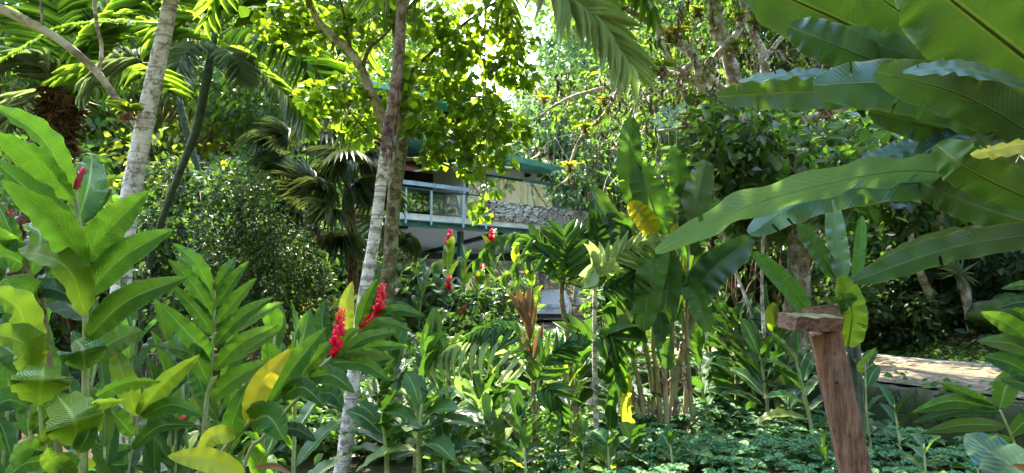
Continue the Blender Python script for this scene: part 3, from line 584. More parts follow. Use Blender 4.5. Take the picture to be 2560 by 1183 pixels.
for sx in (-1, 1):
    for y in (.85, 3.4):
        c = C3(sx * .82, y, .33); ax = nz(C3(1, 0, 0) - C3(0, 0, 0)); mb = MB(); mb.tube([c - ax * .11, c - ax * .1, c + ax * .1, c + ax * .11], [.28, .33, .33, .28], 20); wh = mb.build('wheel', M['rubber'], car)
        mb = MB(); mb.tube([c - ax * .115, c + ax * .115], [.19, .19], 16); mb.build('rim', M['chrome'], wh)
# ------------------------------------------------------------------ timber post with a board across its top
D_ = 2.5; pt, pb = P(2062, 830, D_), P(2150, 1183, D_); dn = (pb - pt) / (pt[2] - pb[2]); pbase = pt + dn * pt[2]
post = thing('wooden_post', 'leaning weathered timber post with a mossy board nailed across its top', 'post', pbase - np.array([0, 0, .02]))
def beam_mesh(a, b, w, h, n, jit, twist=0., face=None):
    mb = MB(); a = np.array(a); b = np.array(b); t = nz(b - a); f = nz(CAM - (a + b) / 2) if face is None else nz(np.array(face, float)); f = nz(f - t * np.dot(f, t)); r = np.cross(t, f)
    c_, s_ = math.cos(twist), math.sin(twist); f, r = f * c_ + r * s_, r * c_ - f * s_
    ring = [(-1, -.9), (-.92, -1), (.92, -1), (1, -.9), (1, .9), (.92, 1), (-.92, 1), (-1, .9)]
    V = np.array([[a + (b - a) * q + r * (x * w / 2 + (rng.random() - .5) * jit) + f * (y * h / 2 + (rng.random() - .5) * jit) for x, y in ring] for q in np.linspace(0, 1, n)])
    i, j = np.meshgrid(np.arange(n - 1), np.arange(8), indexing='ij'); j2 = (j + 1) % 8
    mb.add(V.reshape(-1, 3), np.stack([i * 8 + j, i * 8 + j2, (i + 1) * 8 + j2, (i + 1) * 8 + j], -1).reshape(-1, 4)); mb.add(V[0], [list(range(8))[::-1]]); mb.add(V[-1], [list(range(8))]); return mb
beam_mesh(pbase - np.array([0, 0, .25]), pt + np.array([0, 0, .0]), px2m(70, D_), .085, 60, .0032, twist=.12).build('shaft', M['timber'], post, False)
for (x, y) in ((2087, 883), (2091, 955), (2116, 953)):
    mb = MB(); c = P(x, y, D_ - .0425); mb.tube([c + FWD * .03, c - FWD * .003], [.0055, .0055], 10); mb.build('bolt_hole', M['black'], post)
ca, cb = P(1966, 804, 2.37), P(2086, 808, 2.50)
beam_mesh(ca, cb, px2m(36, 2.4), .075, 16, .006, face=(0, -.2, 1.), twist=R(90)).build('top_board', M['cap'], post, False)
ca, cb = P(2020, 786, 2.62), P(2085, 778, 2.66)
beam_mesh(ca, cb, .05, .06, 10, .007).build('top_block', M['cap'], post, False)
# ================================================================== PLANT BUILDERS
def ground_base(p):
    return np.array([p[0], p[1], float(gz(p[0], p[1]))])
def to_ground(c):
    """stem points in metres -> the same stem carried on down to the soil, plus its foot"""
    a, b = c[0], c[1]; d = a - b; d = d / max(1e-6, abs(d[2])) if a[2] < b[2] else np.array([0, 0, -1.]); d = np.array([d[0] * .5, d[1] * .5, -1.])
    foot = ground_base(a + d * max(0, a[2] - float(gz(a[0], a[1])))); foot[2] -= .03
    return (np.vstack([foot, c]) if foot[2] < a[2] - .05 else c), foot
def spike(par, pts, r, mat='red', n=150, name='flower_spike', L=.03, label=None):
    mb = MB(); c = curve(pts, 26); t = nz(np.gradient(c, axis=0)); v = np.linspace(0, 1, 26)
    mb.tube(c, r * .30 * (1 - .75 * v ** 2), 6)
    s = np.sort(rng.random(n)); idx = np.minimum((s * 25).astype(int), 25); q = c[idx]; tt = t[idx]; o = rand_unit(n); o = nz(o - tt * np.sum(o * tt, 1)[:, None])
    sc = (1 - .55 * s)
    mb.scatter(T_BRACT, q + o * r * .15, tt * .62 + o * .8, np.cross(np.cross(tt, o), tt) * .8 + tt * -.3, L * sc * (.8 + .5 * rng.random(n)), L * .42 * sc)
    return mb.build(name, M[mat], par, label=label)
def bud(par, pts, r, mat='pink', name='flower_bud'):
    mb = MB(); c = curve(pts, 10); v = np.linspace(0, 1, 10); mb.tube(c, r * (np.sin(np.pi * (.15 + .83 * v)) ** .6), 10, rough=.18)
    t = nz(c[-1] - c[0]); n = 10; s = rng.random(n); q = c[np.minimum((s * 9).astype(int), 9)]; o = rand_unit(n); o = nz(o - t * (o @ t)[:, None])
    mb.scatter(T_BRACT, q + o * r * .7, t + o * .15, o, .010, .006); return mb.build(name, M[mat], par)
def shoot(label, stem, sw, leaves, mat='ginger', stem_mat='stem', group='red ginger plants in the front bed', name='ginger_plant'):
    """hero shoot: stem pixels (x, y, depth) from the bottom up; leaves = dicts or tuples (pts, width px, options)"""
    c = np.array([P(*p) for p in stem]); cc, foot = to_ground(c); root = thing(name, label, 'ginger', foot, group); k = max(14, 5 * len(cc)); sc = curve(cc, k)
    mb = MB(); v = np.linspace(0, 1, k); r0 = px2m(sw, stem[0][2]) / 2; mb.tube(sc, r0 * (1.15 - .55 * v) * (1 + .10 * (np.arange(k) % 5 == 0)), 9, rough=.08); mb.build('stem', M[stem_mat], root)
    for lf in leaves:
        pts, w, *o = lf; o = dict(o[0]) if o else {}; o.setdefault('mat', mat); hero_leaf(root, pts, w, **o)
    return root
def auto_shoot(label, bx, d, top, n, Lp, wp, mat='ginger', dep_top=None, parts=False, plane=None, droop=.5, flower=None, ang=(62, 25), t0=.25, group='ginger plants in the middle bed', name='ginger_plant', stem_r=None, yel=0., stem_mat='stem', cat='ginger', cut=0.0):
    dt = d if dep_top is None else dep_top
    b = P(bx, 591, d); b = ground_base(b); tp = P(top[0], top[1], dt); root = thing(name, label, cat, b, group)
    mid = (b + tp) / 2 + np.array([(rng.random() - .5) * .1, (rng.random() - .5) * .1, .0]) * np.linalg.norm(tp - b); sc = curve([b - [0, 0, .03], mid, tp], 16)
    L, w = px2m(Lp, d), px2m(wp, d); r = stem_r or w * .13
    mb = MB(); mb.tube(sc, r * (1.2 - .7 * np.linspace(0, 1, 16)), 7, rough=.1); mb.build('stem', M[stem_mat], root)
    pl = rng.random() * math.pi if plane is None else plane; side0 = np.array([math.cos(pl), math.sin(pl), 0]); fo = MB()
    for q in range(n):
        s = t0 + (1 - t0) * ((q + .5) / n) ** .9; i = min(14, int(s * 15)); p = sc[i] + (sc[i + 1] - sc[i]) * (s * 15 - i); t = nz(sc[i + 1] - sc[i])
        side = nz(side0 * (1 if q % 2 else -1) + rng.normal(size=3) * .22); side = nz(side - t * (side @ t)); a = R(ang[0] + (ang[1] - ang[0]) * (q / max(1, n - 1)) + rng.normal() * 7)
        dr = t * math.cos(a) + side * math.sin(a); l = L * (.72 + .4 * math.sin(math.pi * min(1, s * .95))) * (.85 + .3 * rng.random())
        p1 = p + dr * l * .5 + np.array([0, 0, -.06 * droop * l]); p2 = p + dr * l * .96 + np.array([0, 0, -.38 * droop * l * math.sin(a)])
        f = nz(np.array([0, 0, 1.]) * .9 + t * .5 - side * .55 + nz(CAM - p) * .35); tgt = MB() if parts else fo
        kw = dict(width=w * (.85 + .3 * rng.random()), roll=rng.normal() * .25, fold=.4, wave=.06, facing=f, nv=14, nu=6)
        blade(tgt, [p + side * r, p1, p2], mi=0 if rng.random() > yel or parts else 1, **kw)
        if parts: tgt.build('leaf', M['ginger_backlit' if rng.random() < yel else mat], root)
    if not parts: fo.build('foliage', [M[mat], M['ginger_backlit']], root)
    if flower: spike(root, [sc[-1], sc[-1] + np.array([.01, 0, flower * .5]), sc[-1] + np.array([.03, 0, flower])], flower * .22, n=70, L=flower * .26)
    return root
def frond(mb, pts, n, L, w, ang=55, T=None, sag=.35, mi=0, t0=.12, vee=.35, rach=None, rmi=None, jit=.08, up=(0, 0, 1.), prof=None):
    c = curve(pts, 40); t = nz(np.gradient(c, axis=0)); T = T or T_STR; s = np.linspace(t0, .985, n); f = s * 39; i = np.minimum(f.astype(int), 38)
    p = c[i] + (c[i + 1] - c[i]) * (f - i)[:, None]; tt = t[i]; u = np.broadcast_to(np.array(up, float), tt.shape); sd = nz(np.cross(tt, u)); nn = np.cross(sd, tt)
    lp = np.sin(np.pi * (.12 + .80 * s) ** 1.0) ** .7 if prof is None else prof(s); a = np.radians(ang * (1.12 - .55 * s))
    for sg in (-1, 1):
        dr = tt * np.cos(a)[:, None] + sg * sd * np.sin(a)[:, None] + nn * vee * (1 - s)[:, None] + np.array([0, 0, -1.]) * sag * (.4 + .6 * rng.random(n))[:, None] + rng.normal(size=(n, 3)) * jit
        mb.scatter(T, p, dr, nn + sg * sd * -.35 + rng.normal(size=(n, 3)) * .15, L * lp * (.88 + .24 * rng.random(n)), w * (.8 + .3 * rng.random(n)), None, mi)
    if rach: mb.tube(c, rach * (1 - .8 * np.linspace(0, 1, 40)), 6, mi if rmi is None else rmi)
def fan_leaf(mb, hub, axis, nrm, r, n=26, spread=290, w=None, mi=0, droop=.25):
    axis = nz(axis); nrm = nz(nrm - axis * (nrm @ axis)); sd = np.cross(axis, nrm); a = np.radians(np.linspace(-spread / 2, spread / 2, n))
    d = axis * np.cos(a)[:, None] + sd * np.sin(a)[:, None] + nrm * .18 + rng.normal(size=(n, 3)) * .03
    mb.scatter(T_LEAFLET_D, np.broadcast_to(hub, (n, 3)) + 0 * d, d, np.broadcast_to(nrm, (n, 3)) + 0 * d, r * (.85 + .15 * np.cos(a)) * (.95 + .1 * rng.random(n)), w or r * .15, rng.random(), mi)
def bromeliad(name, c, r, label, mat='brom', n=30, up=(0, 0, 1.), husk=True, group='bromeliads growing on the branches'):
    root = thing(name, label, 'bromeliad', c, group); up = nz(np.array(up, float)); mb = MB(); o = rand_unit(n); o = nz(o - up * (o @ up)[:, None]); e = .45 + 1.5 * rng.random(n)
    mb.scatter(T_LEAFLET_D, c + o * r * .06, o * 1. + up * e[:, None], up - o * .4, r * (.75 + .5 * rng.random(n)), r * .15); mb.build('rosette', M[mat], root)
    if husk:
        mb = MB(); n = 16; o = nz(rand_unit(n) * .8 - up * .7); mb.scatter(T_LEAFLET_D, np.broadcast_to(c, (n, 3)) - up * .02 + 0 * o, o, rand_unit(n), r * (.5 + .4 * rng.random(n)), r * .10); mb.tube([c - up * r * .3, c - up * r * .1, c + up * .01], [r * .1, r * .2, r * .12], 7, rough=.5); mb.build('dry_leaves', M['dead'], root)
    return root
def cloud(mb, cen, rad, N, T, size, up=.8, out=.35, rnd_n=.7, mi=0, aspect=.55, shell=.45, zs=.75, toward=0.):
    """N leaves spread over blobs (cen, rad)"""
    cen = np.array(cen, float); rad = np.array(rad, float); w = rad ** 2; k = rng.choice(len(cen), N, p=w / w.sum()); o = rand_unit(N); q = rng.random(N) ** (1 / 3) * (1 - shell) + shell
    q = q * (.75 + .5 * rng.random(N)); p = cen[k] + o * (rad[k] * q)[:, None] * np.array([1, 1, zs])
    n = np.array([0, 0, up]) + o * out + rng.normal(size=(N, 3)) * rnd_n
    if toward: n = n + toward * nz(CAM - p)
    t = rng.normal(size=(N, 3)) * .6 + o * .7 + np.array([0, 0, -.35])
    s = size * (.65 + .7 * rng.random(N)); hue = np.clip(.5 * rng.random(N) + .5 * rng.random(len(cen))[k], 0, 1)
    mb.scatter(T, p, t, n, s, s * aspect * (.85 + .3 * rng.random(N)), hue, mi)
def limb(mb, a, b, r0, r1, wob=.08, n=9, mi=0, sag=0.):
    a = np.array(a, float); b = np.array(b, float); l = np.linalg.norm(b - a); m = [a + (b - a) * f + rng.normal(size=3) * wob * l * .5 + np.array([0, 0, sag * l * math.sin(math.pi * f)]) for f in (.35, .7)]
    c = curve([a, *m, b], n); mb.tube(c, np.linspace(r0, r1, n), 6, mi, rough=.15); return c
def forest_tree(name, label, base, Ht, cr, mat, leaf, nl, nc=26, tr=.16, bark='bark_moss', low=.35, lean=(0, 0), T=None, group=None, cz=.72, flat=.8, cat='tree'):
    base = np.array(base, float); root = thing(name, label, cat, base, group); top = base + np.array([lean[0], lean[1], Ht * .86]); mb = MB()
    m = [base + (top - base) * f + rng.normal(size=3) * np.array([.03, .03, 0]) * Ht * .6 for f in (.3, .65)]; c = curve([base - [0, 0, .15], *m, top], 16); mb.tube(c, tr * (1 - .78 * np.linspace(0, 1, 16)) + tr * .5 * np.exp(-np.linspace(0, 1, 16) * 14), 9, rough=.12); mb.build('trunk', M[bark], root)
    cc = base + np.array([lean[0] * .9, lean[1] * .9, Ht * cz]); o = rand_unit(nc); q = .35 + .65 * rng.random(nc) ** .5
    cen = cc + o * q[:, None] * np.array([cr, cr, Ht * (1 - low) * .5 * flat]); rad = cr * (.20 + .20 * rng.random(nc)); br = MB()
    for k in range(nc):
        s = np.clip((cen[k][2] - base[2]) / Ht - .22, low * .7, .85); i = int(s * 15); limb(br, c[i], cen[k], tr * .34 * (1 - .6 * s), tr * .06, .10, 7)
    br.build('branches', M[bark], root); cb = MB(); cloud(cb, cen, rad, nl, T or T_SMALL, leaf); cb.build('crown', M[mat], root); return root
def bush(name, label, base, r, h, mat, leaf, nl, nc=16, T=None, stems=6, group=None, bark='twig', cat='shrub', toward=0., shell=.45):
    base = np.array(base, float); root = thing(name, label, cat, base, group); o = rand_unit(nc); q = .3 + .6 * rng.random(nc)
    cen = base + np.array([0, 0, h * .52]) + o * q[:, None] * np.array([r, r, h * .5]); cen[:, 2] = np.maximum(cen[:, 2], base[2] + .06); rad = r * (.28 + .22 * rng.random(nc)); mb = MB()
    for k in range(nc): limb(mb, base + rng.normal(size=3) * np.array([.05, .05, 0]) * r - [0, 0, .04], cen[k], .018 * r + .006, .004, .12, 7)
    mb.build('stems', M[bark], root); cb = MB(); cloud(cb, cen, rad, nl, T or T_HEX, leaf, toward=toward, shell=shell); cb.build('foliage', M[mat], root); return root
def gp(px, d, dz=0.):
    q = P(px, 591, d); return np.array([q[0], q[1], float(gz(q[0], q[1])) + dz])

# ================================================================== FRONT LEFT: red gingers, leaf by leaf
U = dict(under=True); Y = 'ginger_backlit'; DK = 'ginger_dark'
A_ = 1.9
shootA = shoot('tallest ginger at the left edge tipped by a closed dark pink bud', [(213, 1000, A_), (214, 800, A_), (203, 620, A_), (189, 482, A_)], 17, [
    ([(182, 480, A_), (105, 345, A_ - .1), (-20, 262, A_ - .25)], 72, dict(roll=.55, mat='ginger')),
    ([(180, 500, A_), (95, 400, A_ - .12), (-30, 318, A_ - .3)], 84, dict(roll=-.5, under=False)),
    ([(206, 655, A_), (120, 525, A_ - .12), (-30, 388, A_ - .3)], 82, dict(roll=.7)),
    ([(210, 682, A_ - .02), (150, 560, A_ - .16), (3, 448, A_ - .3)], 92, dict(roll=-.35, under=True, mat='ginger')),
    ([(197, 548, A_ + .03), (221, 462, A_ + .08), (232, 386, A_ + .18)], 84, dict(roll=.1, fold=.2)),
    ([(207, 650, A_), (283, 562, A_ - .05), (372, 478, A_ - .06)], 88, dict(roll=-.2)),
    ([(214, 738, A_), (310, 640, A_ - .05), (433, 573, A_ - .05)], 80, dict(roll=-.15)),
    ([(216, 848, A_), (318, 752, A_ - .05), (470, 692, A_ - .05)], 76, dict(roll=-.1)),
    ([(214, 786, A_ - .02), (165, 668, A_ - .12), (46, 622, A_ - .06)], 84, dict(roll=.45, under=True, mat=Y)),
    ([(196, 520, A_ + .05), (240, 472, A_ + .14), (290, 437, A_ + .16)], 46, dict(mat=Y)),
    ([(204, 560, A_ + .04), (240, 510, A_ + .10), (279, 474, A_ + .14)], 38, {}),
    ([(212, 928, A_ - .02), (206, 872, A_ - .09), (188, 850, A_ + .06)], 112, dict(under=True, fold=-.35, mat='ginger', prof='oval')),
    ([(208, 700, A_ + .05), (140, 640, A_ + .12), (60, 600, A_ + .2)], 60, dict(mat=DK, under=True)),
    ([(210, 760, A_ + .05), (120, 720, A_ + .1), (10, 745, A_ + .1)], 56, dict(mat=DK)),
    ([(214, 800, A_ + .1), (150, 740, A_ + .2), (95, 690, A_ + .25)], 80, dict(mat=DK)),
    ([(216, 900, A_ + .05), (290, 850, A_ + .1), (355, 825, A_ + .15)], 70, dict(mat=DK)),
])
bud(shootA, [P(188, 474, A_), P(198, 445, A_), P(212, 416, A_)], px2m(7.5, A_))
s = shoot('ginger at the photo edge with a small pink bud above drooping dark leaves', [(118, 845, 2.0), (88, 720, 2.0), (42, 610, 2.0), (26, 575, 2.0)], 13, [
    ([(60, 660, 2.), (10, 640, 1.95), (-50, 668, 1.9)], 92, dict(mat='ginger', roll=.2)),
    ([(52, 630, 2.), (18, 560, 1.98), (-10, 500, 2.)], 40, dict(mat='ginger', roll=.6)),
    ([(48, 615, 2.), (20, 600, 1.95), (-20, 560, 1.9)], 40, {}),
    ([(75, 690, 2.), (100, 590, 2.05), (62, 560, 2.1)], 62, dict(under=True, mat='ginger', roll=.5)),
    ([(95, 735, 2.), (40, 730, 1.9), (-40, 800, 1.8)], 84, dict(roll=.3)),
    ([(110, 800, 2.), (55, 785, 1.95), (-10, 860, 1.9)], 70, dict(mat=DK)),
    ([(100, 760, 2.), (150, 700, 2.05), (172, 640, 2.1)], 60, dict(mat='ginger')),
], stem_mat='stem_red')
bud(s, [P(26, 577, 2.), P(24, 556, 2.), P(26, 524, 2.)], px2m(8.5, 2.))
shoot('ginger with bright arched leaves folding over at the lower left corner', [(78, 1183, 1.7), (76, 1050, 1.7), (72, 925, 1.7)], 13, [
    ([(72, 930, 1.7), (58, 858, 1.66), (-40, 828, 1.6)], 92, dict(under=True, mat=Y, roll=.4)),
    ([(72, 940, 1.7), (30, 880, 1.72), (-30, 850, 1.75)], 76, dict(mat='ginger')),
    ([(70, 925, 1.72), (50, 780, 1.68), (-40, 722, 1.6)], 88, dict(under=True, mat=Y, roll=.5)),
    ([(75, 1020, 1.7), (20, 1000, 1.65), (-40, 1040, 1.6)], 70, dict(mat=DK)),
    ([(76, 1080, 1.7), (130, 1030, 1.7), (190, 1010, 1.75)], 56, dict(mat='ginger')),
])
shoot('short ginger holding one cupped yellow green leaf before the tall budding stem', [(112, 1183, 1.6), (108, 1110, 1.6), (97, 1012, 1.6)], 12, [
    ([(97, 1012, 1.6), (105, 945, 1.53), (112, 908, 1.68)], 138, dict(under=True, mat=Y, fold=-.3, prof='oval', roll=.05)),
    ([(108, 1110, 1.6), (140, 1060, 1.58), (165, 1020, 1.62)], 46, dict(mat=Y, under=True)),
    ([(110, 1130, 1.6), (70, 1120, 1.58), (22, 1155, 1.55)], 46, dict(mat='ginger')),
    ([(110, 1150, 1.62), (60, 1160, 1.55), (10, 1200, 1.5)], 60, dict(mat='ginger', under=True)),
])
shoot('shortest ginger with a broad sunlit leaf seen from below in the lower left', [(186, 1230, 1.5), (192, 1160, 1.5), (197, 1112, 1.5)], 14, [
    ([(197, 1112, 1.5), (183, 1045, 1.44), (140, 985, 1.56)], 132, dict(under=True, mat=Y, fold=-.2, prof='oval')),
    ([(199, 1060, 1.5), (240, 1012, 1.5), (314, 1000, 1.52)], 42, dict(mat=Y, roll=.6)),
    ([(195, 1130, 1.5), (218, 1090, 1.48), (232, 1040, 1.5)], 50, dict(mat='ginger')),
    ([(190, 1170, 1.5), (150, 1160, 1.45), (90, 1190, 1.42)], 60, dict(mat='ginger', under=True)),
    ([(190, 1190, 1.48), (130, 1150, 1.42), (118, 1120, 1.40)], 56, dict(mat=Y, under=True)),
])
shoot('ginger with upright yellow green pair of leaves beside a glossy drooping leaf', [(318, 1183, 2.0), (338, 1110, 2.0), (344, 1040, 2.0)], 10, [
    ([(342, 1040, 2.), (312, 950, 1.97), (280, 860, 2.02)], 58, dict(under=True, mat=Y)),
    ([(345, 1036, 2.), (405, 962, 1.97), (500, 886, 1.98)], 58, dict(under=True, mat=Y, roll=.3)),
    ([(350, 1030, 2.02), (410, 975, 2.02), (470, 945, 2.05)], 46, dict(mat=DK)),
    ([(240, 990, 1.95), (315, 955, 1.9), (404, 952, 1.88)], 52, dict(mat='ginger', roll=.75)),
    ([(352, 1042, 2.), (430, 1012, 1.96), (512, 1040, 1.95)], 46, dict(mat='ginger', roll=.2)),
    ([(330, 1122, 2.), (400, 1066, 1.96), (492, 1062, 1.95)], 40, dict(mat='ginger', roll=-.2)),
    ([(335, 1090, 2.), (290, 1040, 1.98), (215, 960, 2.0)], 46, dict(mat='ginger')),
    ([(330, 1120, 2.), (270, 1130, 1.96), (225, 1110, 1.95)], 40, dict(mat=DK)),
    ([(322, 1160, 2.), (280, 1160, 1.94), (238, 1130, 1.92)], 48, dict(mat=DK)),
])
B_ = 2.2
s = shoot('fern shaped ginger with paired leaves up a straight pale stem', [(508, 1100, B_), (525, 960, B_), (533, 850, B_), (537, 722, B_)], 11, [
    ([(530, 735, B_), (492, 660, B_ - .05), (432, 608, B_ - .08)], 40, dict(roll=.3)),
    ([(531, 745, B_ + .03), (500, 680, B_ + .05), (440, 640, B_ + .08)], 36, {}),
    ([(532, 790, B_), (486, 715, B_ - .05), (421, 648, B_ - .08)], 46, dict(roll=.25)),
    ([(531, 835, B_), (490, 775, B_ - .05), (427, 712, B_ - .08)], 44, dict(roll=.2)),
    ([(527, 892, B_), (476, 840, B_ - .05), (398, 757, B_ - .08)], 56, dict(roll=.15)),
    ([(522, 958, B_), (478, 885, B_ - .05), (388, 862, B_ - .04)], 54, dict(roll=.2)),
    ([(520, 1010, B_ + .05), (498, 950, B_ + .05), (480, 900, B_ + .05)], 46, dict(mat=DK)),
    ([(537, 728, B_), (565, 680, B_ - .03), (590, 642, B_)], 32, dict(mat='ginger', roll=-.3)),
    ([(539, 768, B_), (580, 705, B_ - .04), (623, 652, B_ - .04)], 34, dict(roll=-.3)),
    ([(540, 808, B_), (588, 752, B_ - .04), (642, 694, B_ - .04)], 38, dict(roll=-.3)),
    ([(536, 862, B_), (600, 795, B_ - .04), (681, 744, B_ - .04)], 44, dict(roll=-.2)),
    ([(565, 838, B_ + .08), (640, 790, B_ + .05), (711, 755, B_ + .05)], 38, dict(roll=-.4)),
    ([(535, 925, B_), (600, 860, B_ - .04), (698, 811, B_ - .04)], 48, dict(roll=-.15)),
    ([(570, 905, B_ + .08), (635, 862, B_ + .05), (697, 830, B_ + .05)], 40, dict(roll=-.4)),
    ([(526, 998, B_), (590, 945, B_ - .04), (678, 898, B_ - .04)], 54, dict(roll=-.1)),
])
bud(s, [P(537, 722, B_), P(536, 712, B_), P(536, 700, B_)], px2m(4, B_))
shoot('slim ginger shoot with upright light leaves half hidden behind the paired leaf stem', [(548, 1090, 2.45), (560, 960, 2.45), (585, 850, 2.45)], 8, [
    ([(548, 1020, 2.45), (575, 880, 2.43), (594, 742, 2.45)], 30, dict(mat='ginger', under=True)), ([(552, 1000, 2.45), (580, 940, 2.45), (620, 880, 2.45)], 36, dict(mat=DK)),
    ([(545, 1050, 2.45), (500, 980, 2.45), (470, 930, 2.5)], 40, dict(mat=DK)), ([(548, 1060, 2.45), (600, 1010, 2.45), (650, 1000, 2.5)], 40, dict(mat=DK))])
C_ = 2.15
s = shoot('arching ginger with an upright red flower spike and one yellow leaf', [(505, 1215, C_), (550, 1136, C_), (625, 1056, C_), (707, 988, C_), (768, 944, C_), (838, 888, C_)], 11, [
    ([(618, 1055, C_ - .03), (655, 960, C_ - .08), (727, 871, C_ - .08)], 62, dict(mat='yellow', under=True)),
    ([(567, 1108, C_), (590, 1030, C_ - .03), (622, 956, C_ - .02)], 60, dict(roll=.15)),
    ([(677, 1005, C_), (735, 915, C_ - .03), (815, 819, C_ - .03)], 64, dict(roll=-.1)),
    ([(736, 960, C_), (785, 900, C_ - .02), (840, 848, C_)], 46, dict(roll=-.1)),
    ([(705, 992, C_), (757, 968, C_ - .05), (812, 1016, C_ - .07)], 54, dict(roll=.05)),
    ([(770, 945, C_), (830, 938, C_ - .05), (887, 982, C_ - .07)], 50, dict(roll=.1)),
    ([(822, 908, C_), (905, 908, C_ - .05), (975, 951, C_ - .06)], 44, dict(roll=.1)),
    ([(628, 1053, C_ - .03), (672, 1042, C_ - .08), (710, 1099, C_ - .1)], 84, dict(prof='oval', roll=.1)),
    ([(697, 1070, C_ + .05), (745, 1075, C_ + .02), (791, 1104, C_)], 38, dict(mat=DK)),
    ([(790, 985, C_ + .08), (830, 985, C_ + .06), (858, 1020, C_ + .05)], 50, dict(mat=DK)),
    ([(590, 1088, C_ - .03), (535, 1090, C_ - .08), (494, 1142, C_ - .1)], 50, dict(mat='yelgreen', prof='oval')),
    ([(612, 1188, C_ - .1), (520, 1150, C_ - .16), (419, 1140, C_ - .2)], 64, dict(mat='yelgreen', under=True)),
    ([(845, 890, C_ - .02), (915, 845, C_ - .05), (992, 830, C_ - .05)], 36, dict(roll=-.1)),
    ([(848, 892, C_ - .02), (935, 866, C_ - .05), (1022, 866, C_ - .04)], 34, dict(roll=.1)),
    ([(846, 893, C_ - .02), (915, 882, C_ - .06), (986, 897, C_ - .06)], 34, dict(roll=.3)),
    ([(860, 905, C_ + .06), (930, 905, C_ + .04), (985, 893, C_ + .04)], 34, dict(mat=DK)),
    ([(842, 880, C_ + .02), (868, 840, C_), (899, 820, C_)], 30, dict(roll=-.1)),
    ([(818, 868, C_ + .12), (805, 805, C_ + .12), (813, 750, C_ + .14)], 44, dict(mat=DK, under=True)),
    ([(750, 900, C_ + .12), (768, 860, C_ + .12), (775, 835, C_ + .12)], 32, dict(mat=DK)),
])
spike(s, [P(837, 890, C_), P(845, 835, C_ - .01), P(856, 768, C_)], px2m(13, C_), n=170, L=px2m(18, C_))
s = shoot('ginger behind with a bent double red flower spike against the pale trunk', [(598, 1200, 2.35), (662, 1088, 2.35), (780, 960, 2.35), (870, 870, 2.35), (903, 816, 2.35)], 10, [
    ([(874, 830, 2.35), (866, 765, 2.33), (881, 704, 2.35)], 40, dict(mat='yelgreen', under=True)),
    ([(893, 825, 2.35), (912, 760, 2.33), (946, 694, 2.33)], 36, dict(mat='ginger', roll=.2)),
    ([(890, 850, 2.35), (955, 806, 2.3), (1032, 828, 2.28)], 32, dict(roll=.1)),
    ([(910, 830, 2.36), (965, 795, 2.33), (1016, 800, 2.32)], 30, dict(mat='ginger', roll=.2)),
    ([(915, 815, 2.36), (985, 776, 2.33), (1066, 790, 2.3)], 34, dict(mat='ginger', roll=.1)),
    ([(920, 805, 2.38), (985, 765, 2.36), (1050, 782, 2.36)], 28, dict(mat=DK)),
    ([(860, 880, 2.38), (900, 860, 2.38), (960, 850, 2.4)], 36, dict(mat=DK)),
])
spike(s, [P(902, 818, 2.35), P(930, 796, 2.34), P(950, 776, 2.34)], px2m(12, 2.35), n=100, L=px2m(15, 2.35)); spike(s, [P(948, 780, 2.34), P(951, 745, 2.34), P(958, 708, 2.34)], px2m(11, 2.35), n=115, L=px2m(14.5, 2.35))
mb = MB(); blade(mb, [P(640, 1168, 1.95), P(690, 1165, 1.9), P(735, 1190, 1.88)], px2m(18, 1.9), .3, .5); blade(mb, [P(628, 1172, 1.95), P(645, 1160, 1.95), P(660, 1140, 1.95)], px2m(7, 1.9), .3, .8)
mb.build('dry_leaf', M['dead'], label='curled orange dry leaf caught low among the ginger stems', cat='dry leaf')
# darker shoots behind the front row
gl = [('ginger behind the bud stem with dull dark leaves at its left', 120, 2.6, (110, 850), 2.7), ('ginger between the two tallest stems with drooping slate leaves', 180, 2.8, (262, 790), 2.8), ('ginger deep in the bed under the long lower leaf of the budding stem', 300, 2.9, (335, 800), 2.9),
      ('ginger with a tiny red flower left of the paired leaf stem', 420, 2.7, (420, 835), 2.7), ('ginger filling the gap beneath the paired leaf stem', 450, 2.6, (455, 930), 2.6), ('ginger low and dark between the upright yellow pair and the paired stem', 380, 2.5, (395, 985), 2.5),
      ('ginger behind the yellow leaf with a spray of dark blades', 660, 2.75, (690, 815), 2.75), ('ginger low behind the broad sunlit leaf', 250, 2.2, (262, 960), 2.3), ('ginger at the far left low corner in deep shade', 20, 2.3, (30, 900), 2.3),
      ('ginger with narrow dark leaves beneath the arching flower stem', 560, 2.5, (575, 1030), 2.5), ('ginger with red flower deep in shade low in the left bed', 470, 2.4, (440, 1075), 2.4), ('ginger in shade behind the cupped leaf', 150, 2.3, (140, 930), 2.4),
      ('dark ginger rising behind the upright flower spike', 745, 3.0, (742, 850), 3.0), ('low ginger at the very bottom left of the bed', 60, 1.75, (40, 1110), 1.8), ('low ginger under the upright yellow green pair', 270, 1.9, (262, 1090), 1.9)]
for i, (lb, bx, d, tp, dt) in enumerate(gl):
    auto_shoot(lb, bx, d, tp, 15, 165, 50, DK if i % 3 else 'ginger', dt, parts=True, droop=.7, ang=(70, 22), t0=.15, group='red ginger plants in the front bed', flower=.05 if i in (3, 10) else None, yel=.06)

